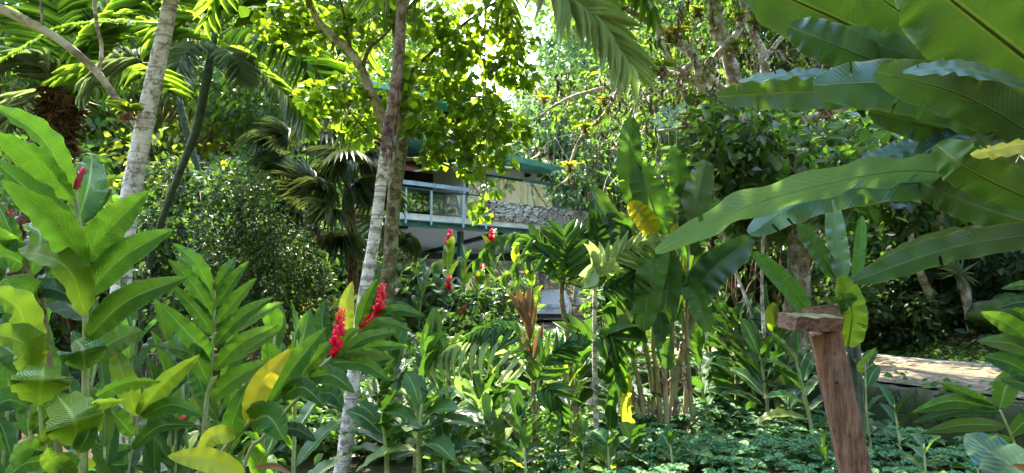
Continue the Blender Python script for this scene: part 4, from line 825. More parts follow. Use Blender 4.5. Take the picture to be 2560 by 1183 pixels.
# ================================================================== FRONT RIGHT: giant leaves
def clump(name, label, cat, foot, group=None): return thing(name, label, cat, foot, group)
G_ = clump('giant_heliconia', 'giant heliconia leaning in from the right with huge arching blades overhead', 'heliconia', ground_base(P(2900, 800, 2.6)))
BU, BP = 'banana_under', 'banana_pale'
gl = [
    ([(2360, 190, 3.1), (2130, 66, 2.95), (1840, -62, 2.8)], 215, dict(mat=BU, under=True, roll=.15, fold=.12)),
    ([(2215, 165, 2.75), (2075, 108, 2.6), (1972, 66, 2.62)], 112, dict(mat='banana', roll=.1, fold=-.25, wave=.06)),
    ([(2560, 275, 2.9), (2310, 160, 2.7), (2092, 74, 2.75)], 104, dict(mat=BP, roll=-.5, fold=.1, wave=.06)),
    ([(2800, 330, 2.5), (2500, 95, 2.3), (2265, -90, 2.25)], 300, dict(mat=BU, under=True, roll=.05, fold=.1)),
    ([(2640, 330, 2.9), (2385, 125, 2.75), (2165, -30, 2.7)], 205, dict(mat=BU, under=True, roll=-.1, fold=.1)),
    ([(2260, 232, 3.1), (2030, 232, 3.0), (1792, 242, 2.95)], 96, dict(mat=BU, under=True, roll=.2, fold=.2)),
    ([(2150, 192, 2.85), (1990, 188, 2.8), (1846, 204, 2.8)], 46, dict(mat=BP, roll=1.0, fold=.2)),
    ([(2640, 350, 2.6), (2290, 222, 2.4), (2032, 212, 2.42)], 150, dict(mat='banana', roll=.25, fold=-.2, wave=.05)),
    ([(2680, 400, 2.45), (2430, 250, 2.3), (2190, 178, 2.3)], 140, dict(mat='banana', roll=-.15, fold=-.15, wave=.06)),
    ([(2570, 215, 2.35), (2400, 172, 2.22), (2258, 182, 2.2)], 52, dict(mat=BP, roll=.7, fold=.2, wave=.07)),
    ([(2520, 372, 2.7), (2330, 318, 2.6), (2172, 278, 2.6)], 92, dict(mat=BU, under=True, roll=-.1, fold=.2)),
    ([(2620, 520, 2.3), (2430, 430, 2.15), (2340, 362, 2.2)], 128, dict(mat=BU, under=True, roll=-.25, fold=-.3)),
    ([(2640, 352, 2.2), (2540, 366, 2.1), (2428, 388, 2.08)], 50, dict(mat='yellow', roll=.6, fold=-.3)),
    ([(2490, 455, 2.6), (2250, 428, 2.45), (1900, 505, 2.3), (1638, 630, 2.25)], 100, dict(mat=BP, roll=-.62, fold=-.1, wave=.07)),
    ([(2430, 458, 2.65), (2210, 462, 2.55), (2010, 505, 2.45), (1872, 584, 2.42)], 100, dict(mat='banana', roll=.25, fold=-.15, wave=.06)),
    ([(2290, 452, 2.6), (2430, 512, 2.45), (2640, 575, 2.3)], 96, dict(mat=BU, under=True, roll=.15, fold=-.1)),
    ([(2360, 352, 2.8), (2240, 380, 2.75), (2125, 436, 2.72)], 64, dict(mat='banana', roll=.4, fold=-.2)),
    ([(2680, 575, 2.4), (2390, 618, 2.25), (2132, 704, 2.25)], 82, dict(mat='banana', roll=-.3, fold=-.12, wave=.05)),
    ([(2500, 578, 2.5), (2350, 598, 2.42), (2185, 660, 2.4)], 46, dict(mat=DK, roll=.4)),
    ([(2590, 470, 2.5), (2500, 400, 2.4), (2440, 330, 2.4)], 90, dict(mat='banana', roll=.3, fold=-.2)),
    ([(2620, 300, 2.7), (2420, 330, 2.6), (2280, 400, 2.6)], 80, dict(mat='banana', roll=.5)),
    ([(2650, 130, 2.6), (2540, 200, 2.55), (2420, 290, 2.5)], 90, dict(mat='heli', roll=.3)),
]
for pts, w, o in gl: o = dict(o); hero_leaf(G_, pts, w, prof='banana', freq=4., **o)
mb = MB(); fb = ground_base(P(2900, 800, 2.6))
for (x, y, d) in ((2490, 455, 2.6), (2640, 350, 2.6), (2640, 330, 2.9), (2680, 575, 2.4), (2620, 520, 2.3), (2360, 190, 3.1), (2800, 330, 2.5)):
    e = P(x, y, d); mb.tube(curve([fb + rng.normal(size=3) * [.1, .1, 0], (fb * .45 + e * .55) + np.array([.12, 0, .05]), e], 14), np.linspace(.03, .012, 14), 7)
mb.build('stems', M['petiole'], G_)
# banana-like clump behind the post
K_ = clump('heliconia_plant', 'slender heliconia behind the wooden post with one glowing backlit leaf', 'heliconia', ground_base(P(2150, 900, 3.7)))
for pts, w, o in [([(2120, 866, 3.6), (2130, 780, 3.55), (2102, 688, 3.55)], 78, dict(mat='ginger_backlit', under=True, roll=.1)), ([(2110, 780, 3.55), (2098, 752, 3.5), (2142, 742, 3.48)], 50, dict(mat='heli', roll=.5)),  # backlit glow of the first leaf comes from its brighter yellow-green colour
        ([(2108, 694, 3.7), (2092, 600, 3.7), (2080, 500, 3.72)], 56, dict(mat=BP, wave=.06)), ([(2086, 692, 3.75), (2040, 618, 3.72), (1994, 558, 3.7)], 50, dict(mat='banana')), ([(2018, 778, 3.7), (1968, 712, 3.66), (1884, 630, 3.66)], 56, dict(mat='heli', under=True)),
        ([(2140, 700, 3.8), (2150, 620, 3.8), (2155, 540, 3.8)], 34, dict(mat='heli')), ([(2160, 930, 3.5), (2150, 915, 3.5), (2190, 870, 3.5)], 16, dict(mat=Y))]: hero_leaf(K_, pts, w, prof='banana', freq=4., **o)
mb = MB(); kf = ground_base(P(2150, 900, 3.7))
for pp in ([(2142, 960, 3.7), (2132, 820, 3.68), (2128, 690, 3.7)], [(2138, 960, 3.65), (2128, 900, 3.6), (2120, 866, 3.6)], [(2150, 980, 3.7), (2143, 840, 3.78), (2142, 700, 3.8)], [(2130, 960, 3.7), (2080, 860, 3.7), (2018, 778, 3.7)]):
    mb.tube(curve([kf, *[P(*q) for q in pp]], 14), np.linspace(.022, .010, 14), 7)
mb.build('stems', M['bark_green'], K_)
# right edge gingers
s = shoot('ginger at the right edge with dark blades hanging before the mossy boulder', [(2640, 1100, 1.9), (2620, 900, 1.9), (2600, 700, 1.9)], 12, [
    ([(2600, 870, 1.9), (2520, 810, 1.86), (2452, 780, 1.86)], 52, dict(mat='ginger', under=True)), ([(2620, 900, 1.9), (2530, 860, 1.86), (2442, 852, 1.86)], 50, dict(mat=DK)), ([(2620, 960, 1.9), (2530, 910, 1.86), (2458, 892, 1.86)], 62, dict(mat=DK)),
    ([(2610, 760, 1.9), (2550, 755, 1.88), (2488, 772, 1.87)], 32, dict(mat=DK)), ([(2610, 712, 1.9), (2560, 712, 1.88), (2502, 722, 1.87)], 26, dict(mat='ginger')), ([(2620, 1000, 1.9), (2560, 960, 1.86), (2500, 950, 1.86)], 46, dict(mat=DK)), ([(2610, 820, 1.9), (2570, 790, 1.9), (2520, 770, 1.9)], 30, dict(mat='ginger'))], group='gingers at the right edge')
s = shoot('low ginger before the stone retaining wall with horizontal fingers of leaves', [(2560, 1220, 2.6), (2540, 1120, 2.6), (2500, 1025, 2.6)], 9, [
    ([(2490, 1020, 2.6), (2380, 1002, 2.55), (2278, 1032, 2.53)], 40, dict(mat='ginger', roll=-.2)), ([(2500, 1030, 2.6), (2390, 1030, 2.56), (2280, 1058, 2.55)], 30, dict(mat=DK, roll=.2)), ([(2515, 1065, 2.6), (2410, 1062, 2.56), (2310, 1082, 2.55)], 38, dict(mat=DK)),
    ([(2485, 1012, 2.6), (2420, 985, 2.57), (2344, 954, 2.55)], 28, dict(mat='ginger')), ([(2500, 1020, 2.6), (2520, 960, 2.6), (2570, 930, 2.6)], 60, dict(mat='ginger', under=True)), ([(2525, 1090, 2.6), (2570, 1050, 2.58), (2640, 1040, 2.55)], 40, dict(mat='ginger')), ([(2530, 1100, 2.6), (2470, 1100, 2.56), (2430, 1120, 2.55)], 30, dict(mat='ginger'))], group='gingers at the right edge')
s = shoot('corner plant with one broad silvery leaf at the lower right', [(2680, 1300, 1.5), (2650, 1240, 1.5), (2620, 1190, 1.5)], 10, [([(2640, 1215, 1.5), (2500, 1145, 1.45), (2414, 1084, 1.46)], 108, dict(mat='blue', roll=-.3, prof='oval', fold=.15)), ([(2640, 1220, 1.5), (2580, 1180, 1.46), (2530, 1160, 1.45)], 30, dict(mat='dead'))], group='gingers at the right edge', name='broadleaf_plant')
# ================================================================== NEAR TREES
def px_tube(mb, pts, widths, n=40, seg=10, mi=0, rough=.1):
    c = curve([P(*p) for p in pts], n); d = np.interp(np.linspace(0, 1, n), np.linspace(0, 1, len(pts)), [p[2] for p in pts]); w = np.interp(np.linspace(0, 1, n), np.linspace(0, 1, len(widths)), widths)
    mb.tube(c, w * d / F / 2, seg, mi, rough); return c
def tree_root(name, label, x, y, d, cat='tree', group=None):
    p = P(x, y, d); return thing(name, label, cat, [p[0], p[1], float(gz(p[0], p[1]))], group)
# pale ringed palm in the middle
T6 = tree_root('palm_tree', 'pale slender palm with brown peeling bark crossing the middle of the house', 855, 1195, 5.6, 'palm')
mb = MB(); px_tube(mb, [(842, 1230, 5.6), (862, 1130, 5.6), (886, 930, 5.6), (910, 745, 5.6), (938, 580, 5.6), (955, 440, 5.6), (965, 375, 5.6)], [40, 37, 35, 32, 29, 27, 26], 60, 14, rough=.08); mb.build('trunk', M['bark_white'], T6)
mb = MB(); c = px_tube(mb, [(963, 385, 5.6), (972, 320, 5.6), (986, 235, 5.6), (998, 120, 5.6), (1006, -20, 5.6), (1012, -190, 5.6), (1014, -330, 5.6)], [25, 28, 28, 27, 26, 24, 18], 70, 14, rough=.3)
n = 46; s_ = rng.random(n) ** .8; i = (s_ * 26).astype(int); o = rand_unit(n); o[:, 2] *= .2; o = nz(o); mb.scatter(T_STRAP, c[i] + o * .038, np.array([0, 0, -1.]) + o * .12, o, .06 + .16 * rng.random(n), .014 + .008 * rng.random(n), None, 0, .05); mb.build('peeling_bark', M['bark_peel'], T6)
fr = MB(); hub = (1014, -250, 5.6)
for pts in ([hub, (1180, -180, 5.4), (1360, -30, 5.2), (1485, 60, 5.1), (1566, 165, 5.05)],):
    frond(fr, [P(*q) for q in pts], 40, px2m(155, 5.2), px2m(6.8, 5.2), 58, sag=.3, rach=.014, up=(0.1, -.75, .55), prof=lambda s: np.sin(np.pi * (.05 + .80 * s) ** 1.25) ** .6); fr.build('frond', M['palm_pale'], T6)
for q in range(9):
    a = q * .7 + .5; fr = MB(); h = P(*hub); e = np.array([math.cos(a), math.sin(a), 0]); frond(fr, [h, h + e * .9 + [0, 0, .75], h + e * 1.9 + [0, 0, .5], h + e * 2.6 + [0, 0, -.5]], 44, .6, .045, 55, rach=.014); fr.build('frond', M['palm'], T6)
st = MB(); n = 34; x_ = rng.uniform(925, 1075, n)
for x in x_:
    a = P(1012 + (x - 1012) * .25, -120, 5.5 + .2 * rng.random()); b = P(x + rng.normal() * 14, rng.uniform(10, 90), 5.5); st.tube(curve([a, (a + b) / 2 + [(x - 1000) * .0006, 0, .12], b], 8), np.linspace(.006, .002, 8), 4)
st.build('hanging_strands', M['brom'], T6)
# forked round-leaved tree right behind it
T7 = tree_root('round_leaf_tree', 'forked tree with round lime green leaves close behind the peeling palm trunk', 950, 1098, 7.0)
tr = MB(); px_tube(tr, [(945, 1130, 7), (960, 900, 7), (966, 740, 7), (976, 640, 7), (985, 500, 7), (1000, 390, 7), (1012, 285, 7), (1006, 180, 7), (985, 40, 7), (970, -160, 7), (990, -400, 7)], [46, 40, 36, 35, 34, 33, 30, 22, 18, 14, 8], 60, 12, rough=.12); tr.build('trunk', M['bark_moss'], T7)
lb = MB(); px_tube(lb, [(984, 480, 7), (972, 360, 6.95), (950, 285, 6.9), (925, 225, 6.85), (885, 140, 6.8), (815, 75, 6.75), (780, 20, 6.7), (740, -120, 6.6)], [26, 26, 26, 24, 22, 19, 16, 10], 40, 10, rough=.12); lb.build('limb', M['bark_lichen'], T7)
br = MB()
for pts, w in [([(1010, 330, 7), (1060, 262, 6.9), (1130, 240, 6.8), (1230, 245, 6.6)], [13, 9, 4]), ([(1006, 200, 7), (1080, 130, 6.9), (1160, 60, 6.8), (1260, -10, 6.7)], [12, 9, 5]), ([(995, 400, 7), (1080, 400, 6.8), (1160, 440, 6.6), (1210, 500, 6.5)], [10, 7, 3]),
               ([(905, 170, 6.8), (925, 120, 6.8), (960, 90, 6.8), (1000, 40, 6.8)], [12, 8, 5]), ([(990, 60, 7), (1100, -60, 6.9), (1240, -160, 6.8), (1340, -200, 6.7)], [14, 10, 5]), ([(815, 75, 6.75), (740, 90, 6.7), (680, 60, 6.6)], [10, 6, 3]), ([(880, 140, 6.8), (860, 40, 6.7), (830, -80, 6.6)], [10, 7, 4]), ([(970, 360, 6.95), (920, 330, 6.8), (850, 250, 6.7)], [9, 6, 3])]: px_tube(br, pts, w, 20, 7)
cl = [(680, 60, 6.6, 60), (760, 95, 6.8, 55), (850, 60, 6.8, 60), (730, 20, 6.7, 60), (1080, 60, 6.8, 70), (1150, 120, 6.7, 70), (1230, 50, 6.7, 65), (1260, 165, 6.6, 60), (1110, 200, 6.7, 75), (1185, 255, 6.6, 75), (1245, 300, 6.5, 70), (1300, 190, 6.6, 45), (1060, 300, 6.7, 70), (1130, 345, 6.6, 75), (1200, 370, 6.5, 70), (1085, 395, 6.7, 45), (1165, 425, 6.5, 42), (1215, 480, 6.45, 32), (1205, 535, 6.4, 28), (1040, 170, 6.9, 60), (900, 330, 6.9, 50), (870, 210, 6.9, 55), (790, 240, 6.9, 60), (1290, 330, 6.5, 45), (1310, 100, 6.6, 35), (900, 90, 6.9, 50), (960, 30, 6.9, 50), (1020, 250, 6.9, 50), (860, 290, 7.0, 45), (1255, 400, 6.4, 35), (930, 250, 7, 50)]
low = len(cl)
for q in range(64): cl.append((rng.uniform(760, 1900), rng.uniform(-900, -70), rng.uniform(5.0, 8.6), rng.uniform(80, 125)))  # clumps above the frame, widened and thickened to cast more shade
for q in range(12): cl.append((rng.uniform(1250, 1700), rng.uniform(-520, -80), rng.uniform(8.2, 11.5), rng.uniform(70, 100)))  # unseen clumps farther back, added to shade the middle bed
cen = [P(a, b, d) for a, b, d, r in cl]; rad = [px2m(r, d) for a, b, d, r in cl]
for k_ in range(low):
    for w in range(5):
        e = cen[k_] + rand_unit(1)[0] * rad[k_] * .8; limb(br, cen[k_] + rng.normal(size=3) * .06, e, .004, .002, .12, 6)
br.build('branches', M['twig'], T7)
cr = MB(); cloud(cr, cen[:low], [.82 * q for q in rad[:low]], 2700, T_HEART, .092, up=.7, out=.25, toward=.35, aspect=.85, shell=.1); cloud(cr, cen[low:], rad[low:], 6500, T_HEART, .15, aspect=.85, shell=.2); cr.build('crown', M['round'], T7)
# pale trunk at the left with its lichen limb
T1 = tree_root('pale_tree', 'smooth white ringed trunk leaning right behind the tall ginger', 262, 1300, 4.6)
tr = MB(); px_tube(tr, [(255, 1320, 4.6), (290, 900, 4.6), (312, 600, 4.6), (332, 460, 4.6), (362, 310, 4.6), (392, 170, 4.6), (416, 60, 4.6), (436, -60, 4.6), (462, -300, 4.6), (480, -560, 4.6)], [54, 49, 46, 45, 43, 40, 37, 35, 32, 18], 70, 16, rough=.05)
for (x, y, w) in ((362, 305, 45), (389, 182, 41), (408, 86, 38)): tr.tube([P(x - 2, y + 9, 4.6), P(x, y, 4.6), P(x + 2, y - 9, 4.6)], [px2m(w * .46, 4.6), px2m(w * .54, 4.6), px2m(w * .45, 4.6)], 16, rough=.12)
tr.build('trunk', M['bark_white'], T1)
lb = MB(); px_tube(lb, [(340, 320, 4.62), (322, 285, 4.6), (290, 245, 4.55), (250, 190, 4.5), (200, 140, 4.45), (130, 88, 4.4), (60, 50, 4.35), (-30, 8, 4.3)], [10, 13, 16, 18, 19, 20, 22, 22], 40, 10, rough=.15); lb.build('limb', M['bark_lichen'], T1)
cl = [(rng.uniform(-150, 700), rng.uniform(-950, -110), rng.uniform(3.6, 6.0), rng.uniform(90, 140)) for q in range(40)]; cen = [P(a, b, d) for a, b, d, r in cl]; rad = [px2m(r, d) for a, b, d, r in cl]; br = MB(); e0 = P(470, -420, 4.6)
for c in cen: limb(br, e0 + rng.normal(size=3) * .1, c, .02, .004, .15, 7)
br.build('branches', M['twig'], T1); cr = MB(); cloud(cr, cen, rad, 3400, T_HEX, .15, shell=.2); cr.build('crown', M['tree_mid'], T1)
def vine(label, pts, w, mat='twig'):
    mb = MB(); px_tube(mb, pts, [w, w * .8, w], 30, 6, rough=.3); return mb.build('hanging_vine', M[mat], label=label, cat='vine', group='hanging vines')
vine('thick pale vine dangling beside the white trunk to the lichen limb', [(230, -60, 4.5), (242, 60, 4.5), (254, 115, 4.5), (248, 185, 4.5)], 10, 'bark_lichen')
vine('short thin vine hanging left of the thick pale vine', [(100, -60, 4.4), (104, 20, 4.4), (107, 75, 4.4)], 7, 'bark_lichen')
vine('threadlike vine hanging through the round lime leaves', [(1214, -40, 6.0), (1212, 150, 6.0), (1219, 300, 6.0), (1212, 430, 6.0), (1216, 470, 6.0)], 3.5)
vine('thin crooked stem hanging from above right of the heliconia clump', [(1786, 480, 7.4), (1810, 590, 7.4), (1840, 680, 7.3), (1880, 790, 7.2), (1893, 850, 7.2)], 9, 'bark_lichen')
vine('knobbly pale stem with rings beside the board topped post', [(1912, 560, 6.8), (1906, 640, 6.8), (1905, 730, 6.8), (1910, 840, 6.8)], 9, 'bark_lichen')
# shaggy palm at the far left
def palm_thing(label, trunk, widths, bark, fronds, name='palm_tree', fmat='palm', L=110, w=5.6, split=None, n=42):
    x, y, d = trunk[0]; root = tree_root(name, label, x, y, d, 'palm'); tr = MB(); px_tube(tr, trunk, widths, 50, 12, rough=.1 if bark != 'fibre' else .3); tr.build('trunk', M[bark], root)
    for f in fronds:
        pts, o = f[0], (f[1] if len(f) > 1 else {}); fm = MB(); dd = pts[0][2]; frond(fm, [P(*q) for q in pts], o.get('n', n), px2m(o.get('L', L), dd), px2m(o.get('w', w), dd), o.get('ang', 58), sag=o.get('sag', .2), rach=px2m(o.get('r', 5), dd), vee=o.get('vee', .15), up=o.get('up', (0, -.35, 1.)), prof=o.get('prof')); fm.build('frond', M[o.get('mat', fmat)], root)
    return root
d = 7.0
pt_ = palm_thing('shaggy brown palm trunk with grey green fronds at the far left', [(30, 1100, d), (40, 620, d), (70, 540, d), (105, 430, d), (150, 300, d), (166, 235, d)], [40, 36, 36, 50, 66, 62], 'bark_brown',
    [([(160, 235, d), (100, 165, d - .2), (20, 170, d - .3), (-70, 240, d - .4)], dict(mat='palm_grey', L=120)), ([(166, 235, d), (70, 150, d), (-60, 190, d)], dict(mat='palm_grey', L=130)), ([(166, 235, d), (120, 110, d + .2), (40, 30, d + .2)], dict(mat='palm')),
     ([(172, 235, d), (220, 110, d), (300, 40, d)], dict(mat='palm')), ([(172, 240, d), (230, 190, d - .5), (330, 190, d - .8), (420, 230, d - 1)], dict(mat='palm', L=120)), ([(164, 250, d), (110, 240, d + .4), (50, 270, d + .6), (10, 340, d + .7)], dict(mat='palm_grey', L=90)), ([(166, 235, d), (150, 60, d + .4), (150, -60, d + .6)], dict(mat='palm', L=130)), ([(170, 235, d), (260, 60, d + .4), (370, -40, d + .6)], dict(mat='palm', L=130))])
fb_ = MB(); n = 420; s_ = rng.random(n) * .42 + .58; c = curve([P(*q) for q in [(40, 620, d), (70, 540, d), (105, 430, d), (150, 300, d), (166, 235, d)]], 60); i = (s_ * 59).astype(int); o = rand_unit(n); o[:, 2] *= .3; o = nz(o)
fb_.scatter(T_STRAP, c[i] + o * .10, o * .5 + rng.normal(size=(n, 3)) * .5 + [0, 0, -.6], rand_unit(n), .10 + .16 * rng.random(n), .012); fb_.build('fibres', M['fibre'], pt_)
fm = MB(); frond(fm, [P(378, 158, 5.2), P(320, 160, 5.2), P(260, 185, 5.2), P(215, 235, 5.2)], 30, px2m(110, 5.2), px2m(7, 5.2), 62, sag=.35, rach=.006, up=(0, -.6, .8)); fm.build('frond', M['palm_grey'], pt_)
# dark slim palm
d = 9.0
fr_ = [([(545, 95, d), (650, 95, d - .3), (760, 165, d - .5), (840, 250, d - .6), (884, 332, d - .7)], dict(L=135, n=54, w=6.5, sag=.25, mat='palm', up=(0, -.5, .9))), ([(545, 70, d), (640, 5, d), (790, 20, d)], dict(L=110)), ([(540, 60, d), (600, -80, d), (700, -160, d)], {}), ([(535, 75, d), (470, 50, d), (400, 110, d), (350, 170, d)], dict(L=100)), ([(535, 60, d), (470, -30, d), (380, -60, d)], {}),
       ([(542, 120, d - .1), (585, 150, d - .4), (612, 215, d - .6)], dict(L=70, mat='palm_grey')), ([(535, 110, d), (470, 140, d - .4), (432, 230, d - .6)], dict(L=90, mat='palm_grey')), ([(540, 60, d), (540, -60, d), (560, -200, d)], {}), ([(548, 90, d), (660, 40, d + .3), (800, 70, d + .5), (880, 130, d + .6)], dict(L=110)), ([(530, 90, d), (450, 90, d + .4), (330, 60, d + .6), (250, 90, d + .8)], dict(L=110)), ([(545, 100, d), (620, 160, d + .3), (720, 260, d + .3), (770, 330, d + .3)], dict(L=100, mat='palm'))]
palm_thing('slim dark green palm leaning right with a long sunlit frond', [(345, 900, d), (372, 670, d), (415, 520, d), (462, 400, d), (492, 320, d), (515, 210, d), (530, 130, d), (541, 60, d)], [15, 16, 17, 18, 22, 22, 18, 12], 'bark_green', fr_)
palm_thing('palm at the top left corner showing a toothed arching frond', [(520, 520, 10.5), (460, 300, 10.5), (400, 60, 10.5)], [16, 16, 14], 'bark_green', [([(400, 60, 6.6), (280, 55, 6.5), (160, 68, 6.4), (80, 108, 6.3), (-20, 165, 6.2)], dict(L=36, n=46, w=15, ang=70, mat='grass', sag=.3, prof=lambda s: .55 + .6 * (1 - s), r=4)), ([(400, 60, 10.5), (330, -20, 10.5), (250, -30, 10.5)], {}), ([(400, 60, 10.5), (300, 20, 10.5), (190, 50, 10.5), (120, 110, 10.5)], dict(L=120)), ([(400, 60, 10.5), (460, -20, 10.5), (520, -20, 10.5)], {})])
# fan palms
def fan_palm(label, x, d, top, leaves, r):
    root = tree_root('fan_palm', label, x, 800, d, 'palm', 'dark fan palms beside the house'); b = np.array(root.location); t = P(top[0], top[1], d); tr = MB(); tr.tube(curve([b - [0, 0, .2], (b + t) / 2 + [.1, 0, 0], t], 16), np.linspace(.10, .08, 16), 10, rough=.2); tr.build('trunk', M['fibre'], root)
    for (lx, ly) in leaves:
        h = P(lx, ly, d + rng.uniform(-.7, .5)); m = MB(); ax = nz(h - t + np.array([0, -.3, -.2])); m.tube(curve([t, (t + h) / 2 + [0, 0, .12], h], 8), np.linspace(.014, .008, 8), 5, 1)
        fan_leaf(m, h, ax + rng.normal(size=3) * .15, nz(CAM - h) * .7 + np.array([0, 0, .8]) + rng.normal(size=3) * .25, r * rng.uniform(.85, 1.1)); m.build('fan_leaf', [M['fan'], M['bark_green']], root)
    return root
fan_palm('fan palm highest of the dark clump with leaves under the sunlit frond', 760, 12.2, (765, 420), [(705, 340), (690, 410), (770, 320), (840, 350), (820, 420), (730, 460), (660, 350), (860, 300)], .62)
fan_palm('fan palm standing nearest the pale trunk with drooping pleated leaves', 870, 11.2, (868, 470), [(905, 330), (930, 400), (870, 400), (800, 470), (900, 470), (940, 480), (840, 400), (880, 290)], .62)
fan_palm('fan palm low in the dark clump above the small leaved shrub', 780, 11.0, (790, 580), [(740, 520), (720, 580), (770, 600), (830, 540), (850, 600), (800, 520), (700, 520), (760, 470)], .58)
fan_palm('fan palm showing a pale drooping leaf beneath the deck beam', 960, 12.0, (965, 600), [(1012, 600), (940, 560), (920, 620)], .55)
# small leaved shrub in front of the fan palms
def px_bush(name, label, blobs, N, T, leaf, mat, foot, toward=.3, aspect=.5, twigs=4, bark='twig', cat='shrub', up=.7, shell=.35, zs=.9, group=None):
    root = thing(name, label, cat, ground_base(P(*foot)), group); cen = [P(a, b, d) for a, b, d, r in blobs]; rad = [px2m(r, d) for a, b, d, r in blobs]; mb = MB(); b = np.array(root.location)
    for c, r in zip(cen, rad):
        limb(mb, b + rng.normal(size=3) * [.08, .08, 0], c, .014, .005, .12, 8)
        for w in range(twigs): limb(mb, c, c + rand_unit(1)[0] * r * .95, .005, .002, .1, 5)
    mb.build('stems', M[bark], root); cr = MB(); cloud(cr, cen, rad, N, T, leaf, toward=toward, aspect=aspect, up=up, shell=shell, zs=zs); cr.build('foliage', M[mat], root); return root
px_bush('shrub', 'rounded shrub of tiny dark leaves below the fan palms', [(600, 480, 8, 70), (560, 560, 8, 75), (640, 560, 7.9, 80), (700, 620, 7.9, 80), (600, 640, 7.8, 85), (530, 640, 8, 70), (760, 660, 8, 60), (690, 710, 7.8, 80), (600, 730, 7.8, 80), (760, 740, 7.9, 60), (520, 720, 8, 60), (660, 790, 7.7, 80), (740, 810, 7.8, 60), (570, 810, 7.8, 70), (640, 470, 8.2, 50), (800, 700, 8, 40)], 9000, T_HEX, .058, 'shrub', (650, 591, 8), twigs=6)
px_bush('shrub', 'low pale leaved shrub in sun by the car park edge under the fan palms', [(790, 790, 9.4, 40), (840, 800, 9.4, 40), (760, 830, 9.2, 40), (800, 850, 9.2, 40), (860, 780, 9.6, 40)], 900, T_HEX, .10, 'tree_yellow', (800, 591, 9.4))
px_bush('shrub', 'feathery dark shrub behind the budding ginger stem', [(420, 560, 9.8, 70), (330, 620, 9.6, 70), (450, 680, 9.8, 70), (380, 720, 9.6, 70), (300, 700, 8.4, 60), (440, 780, 8.4, 70), (250, 600, 8.8, 60), (500, 480, 10, 60), (420, 450, 10, 60)], 3000, T_HEX, .10, 'shrub', (400, 591, 8.6))
px_bush('leafy_tree', 'leafy tree with pale pointed leaves hanging right of the heliconia clump', [(1720, 400, 8, 45), (1780, 380, 8, 50), (1860, 400, 7.9, 55), (1930, 390, 7.9, 50), (1990, 410, 8, 50), (1800, 450, 7.8, 50), (1890, 470, 7.8, 55), (1960, 470, 7.8, 50), (2040, 420, 8, 40), (2060, 360, 8.1, 40), (1840, 520, 7.7, 50), (1920, 540, 7.7, 50), (1780, 340, 8.2, 45), (1990, 530, 7.8, 45), (1870, 590, 7.7, 45), (2100, 400, 8.2, 45), (2140, 340, 8.2, 40)], 1500, T_LANCE, .20, 'pale_shrub', (1880, 591, 7.9), aspect=.36, cat='tree')
px_bush('dark_shrub', 'dark shrub of hanging glossy leaves behind the tip of the long arched leaf', [(1900, 640, 8.4, 60), (1960, 690, 8.4, 60), (1870, 720, 8.3, 60), (1830, 660, 8.4, 50), (2000, 640, 8.6, 60), (1940, 760, 8.2, 60), (1800, 760, 8.2, 50)], 1300, T_LANCE, .17, 'shrub', (1900, 591, 8.4), aspect=.38)
px_bush('broadleaf_shrub', 'shrub of broad lobed leaves in shadow under the giant blades', [(2260, 500, 10.6, 55), (2330, 540, 10.6, 55), (2400, 520, 10.7, 55), (2290, 580, 10.6, 55), (2380, 590, 10.6, 50), (2450, 560, 10.7, 50), (2320, 640, 10.5, 50)], 520, T_HEART, .30, 'shrub', (2350, 591, 10.8), aspect=.8)
# heart shaped blue leaves
bl = thing('elephant_ear', 'four blue grey heart shaped leaves in the tree gap above the tallest heliconia blade', 'elephant ear', ground_base(P(1690, 591, 10)))
sm = MB()
for (x, y, w, tx, ty) in ((1672, 285, 44, 1668, 318), (1715, 270, 40, 1722, 300), (1648, 302, 40, 1640, 330), (1695, 300, 34, 1700, 322), (1735, 282, 30, 1742, 302)):
    m = MB(); blade(m, [P(x, y - w * .5, 10), P(x, y, 9.95), P(tx, ty, 9.95)], px2m(w * 1.1, 10), rng.normal() * .2, .15, .03, 'oval'); m.build('leaf', M['blue'], bl); q = P(x, y - w * .4, 10.02); sm.tube(curve([np.array(bl.location), (np.array(bl.location) + q) / 2 + [0, .1, .4], q], 12), .012, 5)
sm.build('stalks', M['bark_green'], bl)
